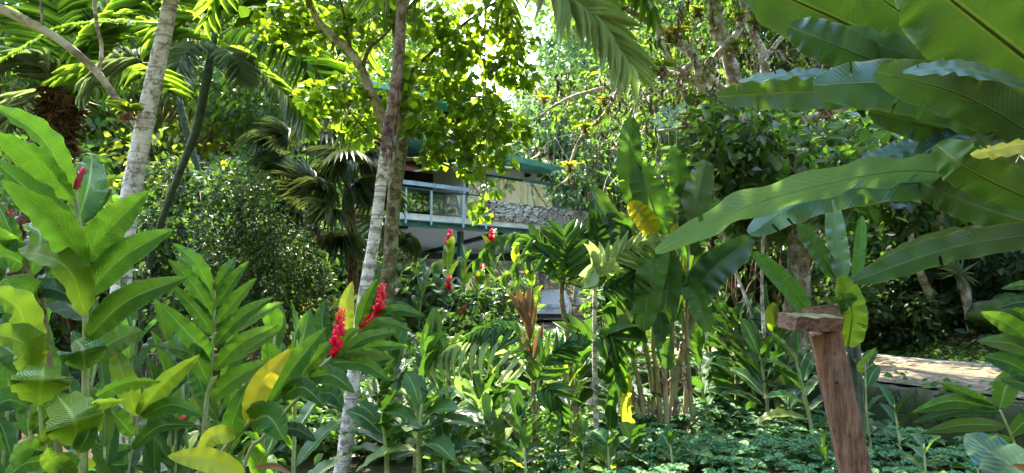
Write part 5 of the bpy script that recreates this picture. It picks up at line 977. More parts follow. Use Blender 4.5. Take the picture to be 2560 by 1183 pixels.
# mossy tree at the right with epiphytes
d = 9.0
T9 = tree_root('mossy_tree', 'crooked mossy tree hung with bromeliads above the heliconia clump', 1900, 800, 9.2)
tr = MB(); px_tube(tr, [(1915, 900, 9.3), (1905, 600, 9.3), (1900, 420, 9.2), (1872, 290, 9.1), (1840, 210, 9.0), (1815, 120, 9.0), (1790, 20, 9.0), (1780, -140, 9.0)], [50, 46, 44, 42, 38, 30, 26, 14], 50, 12, rough=.15); tr.build('trunk', M['bark_lichen'], T9)
brl = [([(1872, 300, 9.1), (1790, 250, 9), (1756, 218, 8.9), (1741, 150, 8.8), (1685, 101, 8.8), (1624, 56, 8.8), (1543, 15, 8.8), (1440, -10, 8.8)], [30, 34, 32, 24, 20, 18, 14, 12]), ([(1850, 250, 9), (1770, 190, 8.9), (1800, 130, 8.9), (1850, 70, 8.9), (1866, -20, 8.9)], [16, 20, 20, 18, 14]), ([(1905, 360, 9.2), (1915, 240, 9.2), (1908, 140, 9.2), (1880, 80, 9.2), (1850, -10, 9.2)], [30, 26, 24, 20, 16]), ([(1908, 150, 9.2), (1945, 105, 9.2), (1985, 65, 9.2)], [14, 12, 10]),
       ([(1760, 215, 8.9), (1680, 185, 8.8), (1584, 193, 8.8), (1513, 218, 8.8), (1417, 248, 8.8), (1350, 290, 8.8)], [18, 16, 12, 10, 8, 5]), ([(1560, 200, 8.8), (1513, 284, 8.7), (1452, 345, 8.7), (1420, 422, 8.7)], [12, 10, 8, 5]), ([(2120, 265, 8.6), (2000, 305, 8.7), (1909, 345, 8.7), (1807, 315, 8.7), (1706, 320, 8.7), (1604, 335, 8.7)], [22, 16, 13, 11, 9, 5]), ([(1740, 150, 8.8), (1700, 190, 8.8), (1690, 260, 8.8)], [18, 12, 5]), ([(1640, 60, 8.8), (1650, 110, 8.7), (1690, 165, 8.7), (1740, 200, 8.8)], [8, 10, 12, 14]), ([(1820, 140, 9), (1780, 70, 9), (1770, -30, 9)], [14, 12, 10]), ([(1590, 200, 8.8), (1590, 260, 8.7), (1580, 300, 8.7)], [7, 6, 4]), ([(1990, 310, 8.7), (2030, 260, 8.6), (2060, 200, 8.5), (2140, 100, 8.4)], [14, 12, 10, 8])]
lcen = []; br = MB()
for pts, w in brl: c = px_tube(br, pts, w, 36, 8, rough=.28); lcen += [q + rng.normal(size=3) * .2 for q in c[::3]]
for q in range(90):
    a = lcen[rng.integers(len(lcen))]; e = a + rng.normal(size=3) * .35; limb(br, a, e, .008, .002, .2, 6); lcen.append(e)
br.build('branches', M['bark_lichen'], T9); cr = MB(); lk = [q for q in lcen if not ((q - CAM) @ FWD > 0 and abs(1280 + F * (q - CAM)[0] / ((q - CAM) @ FWD) - 1330) < 140 and 591 - F * ((q - CAM) @ UPV) / ((q - CAM) @ FWD) > 330)]; cloud(cr, lk, np.full(len(lk), .24), 1700, T_HEX, .06, shell=.1)
cl = [(rng.uniform(1420, 2100), rng.uniform(-600, -60), rng.uniform(7.5, 11), rng.uniform(80, 120)) for q in range(34)] + [(rng.uniform(1450, 2450), rng.uniform(-1150, -420), rng.uniform(4.0, 6.5), rng.uniform(130, 200)) for q in range(34)]; cloud(cr, [P(a, b, e) for a, b, e, r in cl], [px2m(r, e) for a, b, e, r in cl], 8000, T_HEX, .17, shell=.2)  # second group: unseen nearer clumps, added to shade the giant leaves
ub = MB()
for a, b, e, r in cl[34:]: limb(ub, P(1785, -140, 9.0) + rng.normal(size=3) * .2, P(a, b, e), .03, .006, .1, 8)
ub.build('branches', M['bark_lichen'], T9); cr.build('crown', M['tree_mid'], T9)
ms = MB(); i = rng.integers(0, len(lcen), 900); ms.scatter(T_STRAP, np.array(lcen)[i] + rng.normal(size=(900, 3)) * .05, np.array([0, 0, -1.]) + rng.normal(size=(900, 3)) * .35, rand_unit(900), .06 + .12 * rng.random(900), .006); ms.build('hanging_moss', M['twig'], T9)
for x, y, dd, r, lb, mt in [(1757, 305, 8.5, 58, 'largest green bromeliad with a brown husk sitting on the low horizontal branch', 'brom'), (1690, 85, 8.7, 34, 'yellow bromeliad rosette high on the dark bent branch', 'brom_yellow'), (1510, 254, 8.7, 20, 'small bright yellow bromeliad on the thin dangling branch', 'brom_yellow'), (1462, 322, 8.6, 24, 'bromeliad halfway down the dangling branch with reddish husk', 'brom'), (1424, 418, 8.6, 24, 'bromeliad at the lowest tip of the dangling branch near the roof', 'brom_yellow'), (1935, 322, 8.5, 36, 'bromeliad with reddish base right of the largest one', 'brom'), (2066, 262, 8.0, 44, 'brown husked bromeliad between the dark giant blades', 'brom_yellow'), (1655, 172, 8.6, 40, 'bromeliad in the mossy fork beside the hanging pale frond', 'brom'), (1620, 185, 8.7, 32, 'bromeliad spreading along the branch left of the mossy fork', 'brom'), (1745, 30, 8.7, 28, 'bromeliad on the uppermost limb near the photo top', 'brom'), (1838, 115, 8.8, 26, 'bromeliad tucked on the leaning lichen trunk', 'brom'), (1888, 62, 9, 28, 'bromeliad on the upright limb at the far right of the mossy tree', 'brom'), (1745, 250, 8.6, 24, 'bromeliad just above the largest one against dark bark', 'brom'), (1360, 250, 9, 20, 'tiny bromeliad at the left end of the thin bare branch', 'brom_yellow'), (1840, 300, 8.6, 22, 'small bromeliad between the two husked ones on the low branch', 'brom'), (1850, 40, 8.8, 24, 'tufted bromeliad where the upper limbs cross', 'brom')]:
    bromeliad('bromeliad', P(x, y, dd), px2m(r, dd), lb, mt)
bromeliad('bromeliad', P(322, 282, 4.5), px2m(46, 4.5), 'bright green bromeliad where the lichen limb meets the white trunk', 'brom')
ep = MB(); c = P(1495, 10, 8.7); n = 160; o = rand_unit(n); ep.scatter(T_LEAFLET_D, c + o * [.22, .12, .07], o + [0, 0, -.7], rand_unit(n), .14 + .1 * rng.random(n), .03); ep.build('dry_epiphyte', M['husk'], label='hanging mass of dry brown leaves caught on the upper branch', cat='dry leaves')
# ================================================================== HELICONIA CLUMP
d = 6.6; HC = thing('heliconia_clump', 'tall heliconia clump with upright paddle leaves and bare husky stems', 'heliconia', ground_base(P(1668, 591, d)))
for pts, w, o in [([(1586, 520, d), (1573, 405, d - .05), (1578, 294, d)], 56, dict(mat='heli')), ([(1652, 585, d - .1), (1626, 495, d - .15), (1600, 408, d - .1)], 80, dict(mat='heli', under=True)), ([(1638, 580, d - .15), (1610, 545, d - .2), (1574, 505, d - .2)], 50, dict(mat='yellow', wave=.12)), ([(1694, 530, d + .1), (1698, 450, d + .1), (1682, 365, d + .1)], 44, dict(mat='heli', wave=.07)), ([(1722, 610, d), (1738, 510, d), (1765, 402, d + .1)], 66, dict(mat='banana')), ([(1570, 680, d), (1530, 560, d), (1482, 468, d)], 44, dict(mat='banana', roll=.4)),
        ([(1648, 590, d - .2), (1625, 700, d - .25), (1608, 826, d - .2)], 68, dict(mat='heli', under=True)), ([(1660, 610, d - .15), (1668, 720, d - .2), (1650, 850, d - .2)], 62, dict(mat='heli', under=True)), ([(1650, 780, d - .2), (1660, 860, d - .2), (1672, 925, d - .2)], 40, dict(mat='heli')), ([(1725, 760, d), (1775, 680, d - .1), (1880, 596, d - .15)], 76, dict(mat='banana', roll=.2)), ([(1718, 720, d), (1790, 640, d), (1880, 640, d - .1)], 60, dict(mat='banana', roll=.5)), ([(1714, 770, d), (1708, 700, d), (1712, 640, d)], 19, dict(mat='yelgreen', fold=.9)), ([(1590, 760, d), (1560, 690, d), (1538, 640, d)], 42, dict(mat='heli')),
        ([(1690, 560, d - .1), (1680, 640, d - .12), (1692, 700, d - .1)], 26, dict(mat='yellow', wave=.14)), ([(1700, 600, d), (1680, 540, d), (1672, 480, d)], 60, dict(mat='banana')), ([(1690, 720, d), (1660, 650, d), (1640, 590, d)], 66, dict(mat='heli')), ([(1735, 640, d + .1), (1760, 560, d + .1), (1800, 500, d + .1)], 46, dict(mat='banana')), ([(1600, 640, d + .1), (1575, 600, d + .1), (1545, 530, d + .1)], 50, dict(mat='heli')), ([(1720, 640, d + .1), (1705, 560, d + .1), (1705, 460, d + .1)], 56, dict(mat='heli')), ([(1610, 860, d), (1580, 790, d), (1570, 740, d)], 46, dict(mat='banana')), ([(1600, 1110, d - .1), (1560, 1040, d - .2), (1570, 930, d - .2)], 34, dict(mat='yelgreen', roll=.7)), ([(1600, 760, d + .1), (1570, 660, d + .1), (1560, 560, d + .1)], 56, dict(mat='banana')), ([(1690, 800, d + .1), (1720, 700, d + .15), (1750, 590, d + .15)], 60, dict(mat='heli')), ([(1640, 760, d + .15), (1640, 650, d + .2), (1660, 520, d + .2)], 60, dict(mat='banana')), ([(1700, 700, d - .05), (1740, 740, d - .15), (1770, 830, d - .2)], 50, dict(mat='heli', under=True)), ([(1600, 700, d - .05), (1570, 740, d - .15), (1560, 830, d - .2)], 46, dict(mat='banana')), ([(1545, 905, d), (1535, 925, d - .05), (1530, 950, d - .05)], 28, dict(mat='heli'))]:
    hero_leaf(HC, pts, w * 1.28, prof='banana', freq=4., **{**dict(wave=.04), **o})
for a in [[(1622, 1125), (1598, 960), (1580, 860), (1586, 520)], [(1640, 1120), (1628, 950), (1600, 800), (1575, 690)], [(1655, 1125), (1645, 960), (1632, 830), (1652, 585)], [(1662, 1110), (1690, 940), (1725, 800), (1725, 760)], [(1684, 1110), (1680, 900), (1682, 750), (1694, 530)], [(1706, 1120), (1716, 960), (1708, 800), (1714, 770)], [(1738, 1110), (1722, 950), (1716, 780), (1722, 610)], [(1698, 1110), (1690, 960), (1742, 780), (1790, 640)], [(1632, 1130), (1560, 930), (1548, 850), (1590, 760)], [(1670, 1130), (1660, 900), (1650, 780), (1648, 590)]]:
    m = MB(); c = px_tube(m, [(x, y, d + (k_ * .0) + rng.normal() * .05) for k_, (x, y) in enumerate(a)], [15, 13, 10, 6], 24, 8, rough=.12); n = 9; i = (rng.random(n) ** 1.3 * 13).astype(int); o = rand_unit(n); o[:, 2] = 0; o = nz(o); m.scatter(T_LEAFLET_D, c[i] + o * .02, o * .55 + np.array([0, 0, 1.]) * (rng.random(n) - .45)[:, None] * 1.6, rand_unit(n), .07 + .12 * rng.random(n), .022, None, 1); m.build('stem', [M['petiole'], M['husk']], HC)
# ================================================================== YOUNG PALMS in the middle bed
def young_palm(label, trunk, widths, bark, fronds, foot_d, name='young_palm'):
    root = thing(name, label, 'palm', ground_base(P(*trunk[0])), 'young palms in the middle bed'); tr = MB(); c = [P(*q) for q in trunk]; c = [np.array(root.location) - [0, 0, .03]] + c; c = curve(c, 30); tr.tube(c, np.interp(np.linspace(0, 1, 30), np.linspace(0, 1, len(widths)), [px2m(w, foot_d) / 2 for w in widths]), 9, rough=.12); tr.build('trunk', M[bark], root)
    for pts, o in fronds:
        fm = MB(); frond(fm, [P(*q) for q in pts], o.get('n', 10), px2m(o.get('L', 100), pts[0][2]), px2m(o.get('w', 24), pts[0][2]), o.get('ang', 45), T=T_LEAFLET_D if o.get('sag', .25) > .4 else T_LANCE, sag=o.get('sag', .2), rach=.008, vee=o.get('vee', .15), up=o.get('up', (0, -1., .4)), jit=.06, t0=o.get('t0', .15), prof=o.get('prof', lambda s: .75 + .3 * np.sin(np.pi * s))); fm.build('frond', M[{'ginger': 'bed_palm'}.get(o.get('mat', 'bed_palm'), o.get('mat', 'bed_palm'))], root)
    return root
d = 6.5
young_palm('young palm with orange stem and an upright fan of broad leaflets before the carport', [(1446, 1090, d), (1425, 930, d), (1417, 830, d), (1405, 750, d), (1405, 680, d)], [16, 14, 13, 13, 9], 'bark_tan', [([(1408, 730, d), (1414, 660, d - .05), (1410, 590, d)], dict(n=8, L=92, w=23, ang=50, mat='ginger')), ([(1420, 720, d + .1), (1470, 630, d + .1), (1500, 560, d + .1)], dict(n=8, L=85, w=24, ang=42, mat='ginger')), ([(1405, 690, d), (1320, 598, d - .2), (1250, 605, d - .3), (1200, 650, d - .35)], dict(n=7, L=62, w=15, sag=.75, up=(0, -.5, 1.))), ([(1400, 700, d), (1340, 640, d - .2), (1268, 690, d - .3)], dict(n=5, L=60, w=16, sag=.7, up=(0, -.5, 1.))), ([(1405, 710, d), (1375, 640, d), (1340, 600, d)], dict(n=7, L=70, w=20)), ([(1415, 720, d), (1440, 650, d), (1450, 590, d + .1)], dict(n=8, L=80, w=22, mat='ginger'))], d)
young_palm('young palm with whitish ringed stem and pale fan leaf right of the orange stemmed one', [(1492, 1110, d), (1488, 960, d), (1486, 850, d), (1487, 720, d)], [13, 14, 12, 10], 'bark_white', [([(1487, 720, d), (1492, 685, d - .15), (1482, 668, d - .25)], dict(n=5, L=72, w=30, ang=75, mat='palm_pale', t0=.5)), ([(1489, 700, d), (1560, 630, d - .1), (1650, 598, d - .15)], dict(n=10, L=70, w=18, mat='palm_pale', sag=.5)), ([(1489, 730, d), (1560, 710, d - .1), (1640, 690, d - .1)], dict(n=9, L=80, w=20, sag=.5)), ([(1488, 850, d), (1530, 850, d - .15), (1545, 940, d - .2)], dict(n=8, L=85, w=26, sag=.7, mat='ginger')), ([(1488, 860, d), (1440, 835, d - .1), (1415, 890, d - .1)], dict(n=7, L=75, w=22, sag=.7)), ([(1488, 740, d), (1470, 680, d), (1440, 640, d)], dict(n=7, L=70, w=20)), ([(1489, 780, d), (1540, 780, d), (1590, 830, d)], dict(n=8, L=70, w=18, sag=.6))], d)
d = 6.0
young_palm('young palm with one dead brown upright frond and arching green fronds', [(1336, 1060, d), (1334, 990, d), (1331, 955, d)], [13, 12, 10], 'bark_tan', [([(1331, 955, d), (1324, 850, d), (1316, 790, d)], dict(n=4, L=112, w=24, ang=17, mat='dead', t0=.2, sag=0., vee=.0)), ([(1335, 960, d), (1262, 872, d - .2), (1160, 868, d - .3), (1078, 906, d - .35)], dict(n=12, L=78, w=15, sag=.7, mat='palm_pale', up=(0, -.6, 1.))), ([(1336, 950, d), (1290, 838, d - .1), (1220, 826, d - .2), (1165, 850, d - .25)], dict(n=12, L=72, w=20, sag=.55, mat='ginger', up=(0, -.5, 1.))), ([(1338, 960, d), (1375, 890, d - .1), (1420, 860, d - .1)], dict(n=9, L=70, w=18, sag=.5)), ([(1338, 980, d), (1380, 980, d - .2), (1400, 1040, d - .25)], dict(n=8, L=75, w=18, sag=.6))], d)
# ================================================================== MIDDLE BED
ml = [  # label, base x, depth, top, n, leaf px, width px, mat, flower
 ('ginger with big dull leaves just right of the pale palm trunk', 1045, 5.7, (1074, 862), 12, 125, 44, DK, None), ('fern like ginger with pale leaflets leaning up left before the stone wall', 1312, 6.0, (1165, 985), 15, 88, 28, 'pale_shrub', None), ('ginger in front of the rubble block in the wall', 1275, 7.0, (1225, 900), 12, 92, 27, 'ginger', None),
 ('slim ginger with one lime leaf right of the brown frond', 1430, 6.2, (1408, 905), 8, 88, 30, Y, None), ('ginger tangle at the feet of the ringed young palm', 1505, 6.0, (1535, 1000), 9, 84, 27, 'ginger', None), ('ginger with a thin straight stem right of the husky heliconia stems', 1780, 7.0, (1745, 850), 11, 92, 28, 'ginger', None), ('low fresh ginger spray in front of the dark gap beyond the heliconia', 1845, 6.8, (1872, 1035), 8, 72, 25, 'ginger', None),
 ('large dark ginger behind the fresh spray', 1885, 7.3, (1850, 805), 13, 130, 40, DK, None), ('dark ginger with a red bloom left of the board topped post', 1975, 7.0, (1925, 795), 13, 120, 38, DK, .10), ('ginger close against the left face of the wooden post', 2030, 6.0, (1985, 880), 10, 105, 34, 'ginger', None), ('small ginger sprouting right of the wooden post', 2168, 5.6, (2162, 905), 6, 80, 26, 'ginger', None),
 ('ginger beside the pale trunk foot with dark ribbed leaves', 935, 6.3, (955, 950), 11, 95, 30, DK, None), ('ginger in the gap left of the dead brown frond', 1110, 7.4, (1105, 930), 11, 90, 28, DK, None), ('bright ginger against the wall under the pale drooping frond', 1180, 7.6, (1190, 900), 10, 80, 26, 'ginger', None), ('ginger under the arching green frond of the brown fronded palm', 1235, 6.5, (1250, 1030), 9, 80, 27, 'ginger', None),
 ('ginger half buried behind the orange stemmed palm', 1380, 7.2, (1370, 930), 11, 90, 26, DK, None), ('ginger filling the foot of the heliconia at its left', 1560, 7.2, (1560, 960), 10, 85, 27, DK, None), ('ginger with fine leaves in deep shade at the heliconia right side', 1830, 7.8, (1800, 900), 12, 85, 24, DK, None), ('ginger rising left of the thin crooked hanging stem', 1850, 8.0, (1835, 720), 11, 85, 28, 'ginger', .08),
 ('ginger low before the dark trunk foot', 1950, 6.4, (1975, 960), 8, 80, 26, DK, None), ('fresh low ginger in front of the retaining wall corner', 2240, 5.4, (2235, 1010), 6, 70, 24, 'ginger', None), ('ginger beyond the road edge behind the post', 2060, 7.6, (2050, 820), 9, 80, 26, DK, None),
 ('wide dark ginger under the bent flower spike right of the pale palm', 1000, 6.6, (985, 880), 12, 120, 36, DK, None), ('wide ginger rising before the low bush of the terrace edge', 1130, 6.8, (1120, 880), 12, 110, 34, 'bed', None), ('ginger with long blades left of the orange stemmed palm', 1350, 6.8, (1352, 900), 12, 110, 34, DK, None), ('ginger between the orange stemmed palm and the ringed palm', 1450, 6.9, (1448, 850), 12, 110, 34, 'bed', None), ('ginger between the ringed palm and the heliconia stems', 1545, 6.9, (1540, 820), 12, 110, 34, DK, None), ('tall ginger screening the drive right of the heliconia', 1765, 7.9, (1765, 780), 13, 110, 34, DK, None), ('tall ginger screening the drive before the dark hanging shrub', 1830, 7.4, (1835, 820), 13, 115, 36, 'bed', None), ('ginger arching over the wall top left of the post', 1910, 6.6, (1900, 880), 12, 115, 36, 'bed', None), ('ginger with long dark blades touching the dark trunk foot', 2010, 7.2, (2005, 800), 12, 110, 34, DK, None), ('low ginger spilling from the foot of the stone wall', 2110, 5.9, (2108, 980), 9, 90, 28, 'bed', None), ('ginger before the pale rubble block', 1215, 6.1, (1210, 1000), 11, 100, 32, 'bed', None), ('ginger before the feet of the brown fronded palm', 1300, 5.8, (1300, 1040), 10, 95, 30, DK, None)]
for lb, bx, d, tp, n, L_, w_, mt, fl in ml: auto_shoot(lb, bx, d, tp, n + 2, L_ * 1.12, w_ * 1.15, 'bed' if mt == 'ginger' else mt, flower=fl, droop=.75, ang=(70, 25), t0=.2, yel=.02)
ll = [('broad leaved herb at the bottom edge right of the pale palm foot', 975, 5.3, (955, 1045), 9, 135, 52), ('broad leaved herb with a long hanging lower leaf at the bottom edge', 1055, 5.2, (1055, 1010), 10, 155, 58), ('fresh herb under the fern like pale ginger', 1150, 5.4, (1155, 1085), 9, 85, 30), ('fresh herb beneath the tip of the fern like ginger', 1255, 5.4, (1260, 1090), 9, 85, 30), ('glossy quilted herb below the dead brown frond', 1375, 5.5, (1385, 1060), 9, 80, 32), ('glossy quilted herb below the ringed young palm', 1455, 5.3, (1460, 1080), 9, 80, 32), ('round leaved herb in front of the husky heliconia stems', 1590, 5.3, (1580, 1095), 8, 85, 42), ('yellow touched herb at the bottom edge under the heliconia', 1530, 5.2, (1520, 1100), 8, 80, 38), ('herb with upright spoon leaves right of the yellow touched one', 1680, 5.2, (1675, 1105), 7, 80, 36), ('herb at the bottom edge before the wall shadow', 1120, 5.1, (1115, 1100), 9, 110, 38), ('herb at the bottom edge between the two quilted ones', 1320, 5.1, (1310, 1100), 9, 105, 36), ('herb poking from the dark hedge by the pale palm', 930, 6.2, (925, 1080), 7, 75, 30), ('herb low beside the stem of the wooden post', 2060, 5.0, (2055, 1110), 7, 70, 26), ('herb beneath the stone wall right of the post', 2300, 4.6, (2310, 1110), 8, 85, 28), ('herb low at the corner under the silvery leaf', 2440, 4.4, (2430, 1130), 8, 80, 26)]
for k_, (lb, bx, d, tp, n, L_, w_) in enumerate(ll): auto_shoot(lb, bx, d, tp, n, L_, w_, ('bed', 'cover', 'bed')[k_ % 3], droop=.9, ang=(80, 35), t0=.35, group='leafy herbs along the bottom edge', name='leafy_herb', yel=.2 if k_ in (7,) else .03, cat='herb')
cl_ = [('red flowered ginger highest against the carport ceiling at left', 1135, 13.0, (1122, 612), 12, 70, 22, .30), ('red flowered ginger with a double bloom against the carport ceiling', 1240, 13.0, (1228, 606), 12, 70, 22, .28), ('red flowered ginger blooming above the dark bush centre', 1205, 12.2, (1200, 700), 11, 66, 22, .3), ('ginger with bright lime leaves in the sun before the carport', 1165, 12.8, (1165, 640), 12, 66, 22, None), ('ginger with lime leaf tips right of the double bloom', 1290, 12.6, (1288, 604), 12, 66, 20, None), ('red flowered ginger low at the left of the carport group', 1100, 12.0, (1120, 725), 10, 60, 20, .25), ('red flowered ginger lowest in front of the carport', 1165, 11.6, (1160, 790), 9, 60, 20, .22), ('ginger with one upright lime leaf in front of the parked car', 1330, 11.5, (1345, 745), 2, 56, 20, None), ('dark ginger at the left foot of the carport group', 1050, 11.8, (1055, 730), 10, 62, 22, None), ('dark ginger between the blooms of the carport group', 1260, 12.0, (1262, 680), 12, 66, 22, None), ('ginger with dark drooping leaves at the right of the carport group', 1330, 12.4, (1320, 660), 11, 66, 22, None)]
for k_, (lb, bx, d, tp, n, L_, w_, fl) in enumerate(cl_): auto_shoot(lb, bx, d, tp, n + 2, L_ * .95, w_ * 1.05, 'ginger' if k_ not in (8, 9) else DK, flower=fl, droop=.7, t0=.12, yel=.45 if k_ in (0, 1, 3, 4, 7) else .1, group='red flowering gingers before the carport')
px_bush('pale_shrub', 'shrub with big pale round leaves at the left side of the carport', [(1020, 720, 12.5, 35), (1060, 690, 12.5, 35), (1100, 740, 12.3, 40), (1040, 760, 12.2, 40), (1140, 780, 12, 45), (1080, 800, 12, 45)], 420, T_HEART, .24, 'pale_shrub', (1060, 591, 12.4), aspect=.75)
px_bush('dark_shrub', 'dark mounded shrub under the red carport blooms', [(1180, 780, 11.6, 60), (1240, 760, 11.8, 60), (1120, 830, 11.2, 55), (1200, 840, 11, 60), (1270, 820, 11.2, 50)], 1300, T_HEX, .14, 'shrub', (1190, 591, 11.4))
# ================================================================== STUFF: ground covers
def cover(name, label, cat, xy, N, leaf, mat, hmin, hmax, T=T_HEX, aspect=.55, up=1., spread=.6, zoff=0.):
    k = rng.integers(0, len(xy), N); p = xy[k] + rng.normal(size=(N, 2)) * spread * .15; z = gz(p[:, 0], p[:, 1]) + zoff; hm = hmin + (hmax - hmin) * (.5 + .5 * np.sin(p[:, 0] * 2.3 + 1) * np.cos(p[:, 1] * 2.9)); h = hm * rng.random(N) ** .5
    mb = MB(); a = rng.random(N) * 6.283; t = np.c_[np.cos(a), np.sin(a), rng.normal(size=N) * .3 - .1]; n = np.c_[rng.normal(size=(N, 2)) * spread, np.full(N, up)]; s = leaf * (.6 + .7 * rng.random(N))
    mb.scatter(T, np.c_[p, z + h], t, n, s, s * aspect); return mb.build(name, M[mat], label=label, cat=cat, kind='stuff')
def area(x0, x1, y0, y1, n, f=None):
    q = np.c_[rng.uniform(x0, x1, n), rng.uniform(y0, y1, n)]; return q if f is None else q[f(q[:, 0], q[:, 1])]
wally = lambda x: np.interp(x, WX, WY)
onroad = lambda x, y: (x > np.interp(y, rl[:, 1], rl[:, 0]) - .15) & (x < np.interp(y, rr_[:, 1], rr_[:, 0]) + .3)
# silver striped ground cover: rosettes
q = area(.9, 4.6, 4.3, 7.6, 900, lambda x, y: (y < wally(x) - .12) & (y > 4.2)); q = np.vstack([q, area(.3, 1.2, 4.5, 5.4, 60)])
N = len(q) * 6; k = np.repeat(np.arange(len(q)), 6); a = np.tile(np.arange(6) * 1.047, len(q)) + np.repeat(rng.random(len(q)) * 6.28, 6); hz = .10 + .16 * (.5 + .5 * np.sin(q[:, 0] * 2.6) * np.cos(q[:, 1] * 3.1)) + rng.random(len(q)) * .16
o = np.c_[np.cos(a), np.sin(a), np.full(N, .15) + rng.normal(size=N) * .15]; mb = MB(); s = .105 * (.6 + .6 * rng.random(N)); mb.scatter(T_LEAF, np.c_[q[k], gz(q[k, 0], q[k, 1]) + hz[k] + rng.normal(size=N) * .012], o, np.c_[-o[:, :2] * .35, np.full(N, 1.)] + rng.normal(size=(N, 3)) * .15 + np.array([0, -.35, 0]), s, s * .55)
mb.build('ground_cover', M['pilea'], label='silver striped ground cover carpeting the soil around the post', cat='ground cover', kind='stuff')
cover('hedge_cover', 'dark glossy leaf mass behind the foot of the pale palm', 'ground cover', area(-3.2, -.5, 5.9, 8.6, 900, lambda x, y: y < wally(x) - .15), 9000, .10, 'cover', .15, .75, T_LEAF, .52, .8, .8)
cover('bed_cover', 'mixed low leaves over the soil of the middle bed', 'ground cover', area(-.6, 3.0, 5.4, 8.2, 900, lambda x, y: y < wally(x) - .1), 4200, .10, 'cover', .05, .30, T_LEAF, .45, .8, .7)
cover('left_cover', 'dark leaf litter plants under the left gingers', 'ground cover', area(-4.5, -.6, 1.2, 5.2, 900, lambda x, y: (x < -2.1) | (y < 3.6)), 4500, .13, 'ginger_dark', .05, .45, T_LEAF, .42, .8, .7)
cover('terrace_cover', 'pale green low plants on the terrace behind the stone wall', 'ground cover', area(-7, 3.5, 8.7, 14, 1800, lambda x, y: (y > wally(x) + .35) & ~onroad(x, y)), 11000, .12, 'cover', .08, .42, T_HEX, .55, .9, .8)
cover('drive_cover', 'sunlit pale ground leaves along the drive to the carport', 'ground cover', area(-8, 1.2, 14, 25, 1500, lambda x, y: ~onroad(x, y)), 8000, .18, 'tree_grey', .05, .5, T_SMALL, .6, .9, .8)
cover('lawn', 'low sunny lawn strip past the cobbled road', 'grass', np.c_[(lambda yy: (np.interp(yy, rr_[:, 1], rr_[:, 0]) + .32 + rng.random(3000) * 1.5, yy))(rng.uniform(5.5, 14, 3000))], 16000, .06, 'grass', .01, .07, T_SMALL, .5, .7, .9)
cover('bank_cover', 'shadowy small plants on the bank past the lawn', 'ground cover', area(5.6, 15, 8.2, 24, 2600, lambda x, y: x > np.interp(y, rr_[:, 1], rr_[:, 0]) + 1.7), 26000, .14, 'shrub', .05, .5, T_HEX, .5, .7, .9)
cover('left_undergrowth', 'dark undergrowth between the left trunks', 'undergrowth', area(-14, -2.8, 9.2, 24, 2600), 22000, .17, 'shrub', .1, .8, T_HEX, .5, .7, .9)
cover('wall_plants', 'small creeping plants spilling over the top of the retaining wall', 'ground cover', (lambda xx: np.c_[xx, wally(xx) + rng.normal(size=len(xx)) * .10 - .02])(np.concatenate([rng.uniform(-3, 3.3, 500), rng.uniform(3.3, 5, 60)])), 2600, .09, 'cover', .05, .22, T_HEX, .5, .7, .9, .12)
cover('fallen_leaves', 'dry leaves fallen over lawn and road', 'fallen leaves', area(2.5, 7, 5.0, 12, 600, lambda x, y: y > wally(x) + .4), 260, .08, 'dead', .0, .03, T_LEAF, .6, 1., .3, .09)
# ================================================================== BANK behind the road
def leaner(label, pts, w, bark='bark_lichen', tuft=None, group='thin trunks on the right bank'):
    x, y, d = pts[0]; root = tree_root('bank_tree', label, x, y, d, 'tree', group); tr = MB(); c = [np.array(root.location) - [0, 0, .1]] + [P(*q) for q in pts[1:]]; c = curve(c, 30); tr.tube(c, px2m(w, d) / 2 * np.linspace(1.1, .55, 30), 9, rough=.2); tr.build('trunk', M[bark], root)
    cen = [c[-1] + rand_unit(1)[0] * .7 for _ in range(9)]; br = MB()
    for q in cen: limb(br, c[-4], q, .02, .005, .1, 6)
    br.build('branches', M['twig'], root); cr = MB(); cloud(cr, cen, np.full(9, .5), 1300, T_HEX, .15); cr.build('crown', M['tree_dark'], root); return root
leaner('thin pale trunk leaning left on the bank right of the glowing leaf', [(2366, 850, 10.2), (2340, 770, 10.2), (2300, 680, 10.1), (2270, 560, 10.0), (2250, 420, 10.0)], 22)
leaner('thin lichen trunk with a strap leaved tuft on the bank', [(2432, 800, 9.8), (2410, 720, 9.8), (2380, 650, 9.7), (2350, 540, 9.6), (2330, 400, 9.6)], 24)
leaner('slim bare trunk in the dark right of the hanging stem', [(2010, 820, 10.5), (2020, 700, 10.5), (2040, 560, 10.5), (2030, 420, 10.5)], 22, 'bark_brown')
leaner('thick shaded trunk foot beside the wooden post', [(1985, 1060, 7.0), (1972, 960, 7.0), (1985, 860, 7.1), (1995, 700, 7.2), (2000, 520, 7.3), (1990, 380, 7.4)], 74, 'bark_moss')
bromeliad('bromeliad', P(2385, 690, 9.5), px2m(48, 9.5), 'strap leaved tuft hanging on the lichen trunk of the bank', 'palm_grey', 30, up=(0, -.8, .3), husk=False, group='epiphytes on the bank')
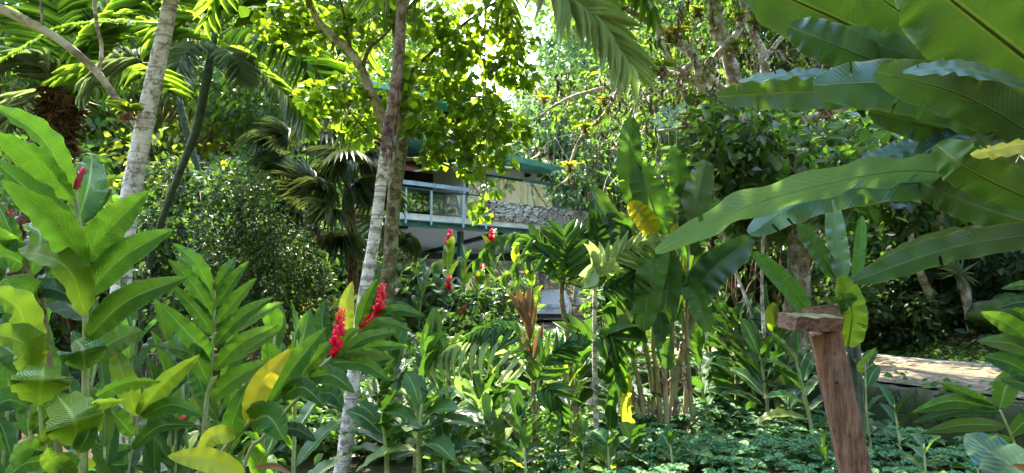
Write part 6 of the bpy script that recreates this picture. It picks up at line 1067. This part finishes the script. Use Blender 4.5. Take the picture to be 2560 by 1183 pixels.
for lb, px, d, r, h, mt, lf, nl in [('dark shrub on the bank behind the lawn', 2260, 10.6, .9, 1.1, 'shrub', .13, 1500), ('shrub on the bank between the two pale leaning trunks', 2330, 11.4, 1.0, 1.5, 'tree_dark', .14, 1600), ('shrub crowding the mossy boulder from behind', 2480, 11.2, 1.0, 1.4, 'shrub', .14, 1500), ('tall shrub in deep shade above the bank', 2200, 12.4, 1.3, 2.4, 'tree_dark', .17, 2200), ('shrub on the bank at the far right edge', 2600, 9.6, 1.0, 1.8, 'shrub', .14, 1500), ('fresh green shrub by the road bend behind the post', 2060, 11.0, 1.1, 1.7, 'shrub', .13, 1800), ('shrub at the road bend under the leafy tree', 1930, 11.6, 1.2, 1.8, 'shrub', .14, 1800), ('shrub on the far side of the drive beyond the heliconia', 1760, 13.0, 1.3, 2.0, 'tree_mid', .16, 1800), ('rounded shrub right of the carport post', 1560, 17.0, .9, 2.4, 'tree_dark', .2, 1800), ('shrub covering the slope right of the carport', 1630, 19.0, 1.6, 3.4, 'tree_mid', .22, 2200), ('bush behind the timber post of the terrace', 1610, 38.0, 2.4, 6.5, 'tree_dark', .32, 2400), ('pale bush between the drive and the slope', 1660, 15.0, 1.5, 2.8, 'tree_grey', .18, 1900)]:
    bush('shrub', lb, gp(px, d), r, h, mt, lf, nl, group='shrubs on the right bank')
bank = [('shrub low between the shaggy palm and the white trunk', 220, 10.0, 1.3, 2.6, 'tree_dark', .15, 2200), ('shrub catching sun behind the white trunk', 330, 12.5, 1.5, 3.2, 'tree_mid', .17, 2200), ('shrub right of the slim dark palm', 560, 11.5, 1.4, 3.0, 'tree_dark', .16, 2200), ('tall shrub behind the slim dark palm', 470, 14.0, 1.8, 4.4, 'tree_yellow', .18, 2400), ('shrub at the far left behind the shaggy palm', 60, 11.0, 1.5, 3.4, 'tree_dark', .16, 2200), ('shrub under the fan palms at their left', 660, 13.5, 1.6, 3.4, 'tree_mid', .18, 2200), ('tall sunlit shrub behind the fan palms', 720, 16.0, 1.8, 5.2, 'tree_mid', .2, 2600), ('shrub in deep shade left of the carport', 900, 15.0, 1.5, 3.0, 'tree_dark', .18, 1800), ('tall shrub far left in the sun gaps', 130, 15.0, 2.2, 5.0, 'tree_yellow', .2, 2600), ('tall shrub behind the shaggy palm crown', 260, 18.0, 2.4, 6.4, 'tree_mid', .22, 2600), ('leafy shrub filling below the long sunlit frond', 640, 14.5, 1.3, 4.6, 'tree_dark', .17, 2400)]
for lb, px, d, r, h, mt, lf, nl in bank: bush('shrub', lb, gp(px, d), r, h, mt, lf, nl, nc=22, group='shrubs between the left trunks')
# ================================================================== FOREST
fl = [  # label, px, depth, height, crown r, mat, leaf, nl, bark, trunk r
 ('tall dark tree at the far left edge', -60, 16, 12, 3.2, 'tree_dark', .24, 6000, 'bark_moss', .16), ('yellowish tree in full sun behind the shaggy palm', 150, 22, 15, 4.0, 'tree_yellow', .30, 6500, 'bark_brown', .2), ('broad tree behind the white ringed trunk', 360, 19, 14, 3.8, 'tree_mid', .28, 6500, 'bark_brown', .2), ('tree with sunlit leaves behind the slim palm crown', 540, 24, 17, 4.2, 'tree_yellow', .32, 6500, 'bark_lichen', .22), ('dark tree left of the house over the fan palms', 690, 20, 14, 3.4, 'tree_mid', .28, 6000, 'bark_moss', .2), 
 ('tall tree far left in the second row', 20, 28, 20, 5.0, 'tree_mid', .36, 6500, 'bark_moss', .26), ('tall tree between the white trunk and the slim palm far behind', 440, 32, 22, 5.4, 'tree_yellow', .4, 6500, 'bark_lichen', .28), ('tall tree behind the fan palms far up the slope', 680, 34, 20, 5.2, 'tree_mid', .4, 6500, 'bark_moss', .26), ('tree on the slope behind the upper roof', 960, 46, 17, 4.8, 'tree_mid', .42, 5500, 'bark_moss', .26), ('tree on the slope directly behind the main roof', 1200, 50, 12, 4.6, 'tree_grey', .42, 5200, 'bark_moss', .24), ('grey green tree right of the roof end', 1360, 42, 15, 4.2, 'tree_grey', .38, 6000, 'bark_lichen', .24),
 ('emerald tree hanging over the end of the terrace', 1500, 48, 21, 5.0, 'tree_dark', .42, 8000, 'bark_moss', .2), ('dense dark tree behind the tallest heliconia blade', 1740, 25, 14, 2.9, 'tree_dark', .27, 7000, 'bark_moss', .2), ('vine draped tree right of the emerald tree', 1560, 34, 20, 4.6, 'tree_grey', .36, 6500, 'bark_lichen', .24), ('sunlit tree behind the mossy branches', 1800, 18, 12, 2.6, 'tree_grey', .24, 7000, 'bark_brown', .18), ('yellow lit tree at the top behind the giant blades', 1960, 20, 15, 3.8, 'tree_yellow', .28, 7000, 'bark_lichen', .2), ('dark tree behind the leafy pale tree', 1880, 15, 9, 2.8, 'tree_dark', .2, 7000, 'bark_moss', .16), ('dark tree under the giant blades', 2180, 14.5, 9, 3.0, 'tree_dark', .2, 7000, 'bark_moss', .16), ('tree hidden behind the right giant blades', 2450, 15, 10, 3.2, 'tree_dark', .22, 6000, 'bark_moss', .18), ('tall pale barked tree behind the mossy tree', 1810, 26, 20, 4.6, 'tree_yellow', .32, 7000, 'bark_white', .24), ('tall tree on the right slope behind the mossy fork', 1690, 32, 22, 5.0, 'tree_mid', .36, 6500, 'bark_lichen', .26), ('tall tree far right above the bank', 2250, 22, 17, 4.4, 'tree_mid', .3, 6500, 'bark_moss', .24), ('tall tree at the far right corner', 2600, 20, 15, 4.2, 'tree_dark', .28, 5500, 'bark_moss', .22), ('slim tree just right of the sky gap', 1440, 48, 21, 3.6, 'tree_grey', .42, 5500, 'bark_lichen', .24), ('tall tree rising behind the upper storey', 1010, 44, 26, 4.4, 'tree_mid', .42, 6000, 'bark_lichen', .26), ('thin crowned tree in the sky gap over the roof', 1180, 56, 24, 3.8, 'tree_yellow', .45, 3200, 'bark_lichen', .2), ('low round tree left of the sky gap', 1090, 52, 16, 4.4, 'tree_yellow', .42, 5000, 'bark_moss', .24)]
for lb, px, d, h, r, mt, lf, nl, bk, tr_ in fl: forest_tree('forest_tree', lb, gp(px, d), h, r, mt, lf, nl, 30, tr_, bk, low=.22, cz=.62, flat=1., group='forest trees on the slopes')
# far woods read as one mass
mb = MB(); n = 260; x = rng.uniform(-75, 75, n); y = rng.uniform(54, 120, n); k = (np.abs(x - y * .0) > -1); cen = np.c_[x, y, np.minimum(gz(x, y), 34) + rng.uniform(2, 7, n)]; cloud(mb, cen, rng.uniform(2.5, 4.5, n), 52000, T_SMALL, .8); mb.build('hillside_forest', M['tree_mid'], label='distant wooded hillside behind the house', cat='forest', kind='stuff')
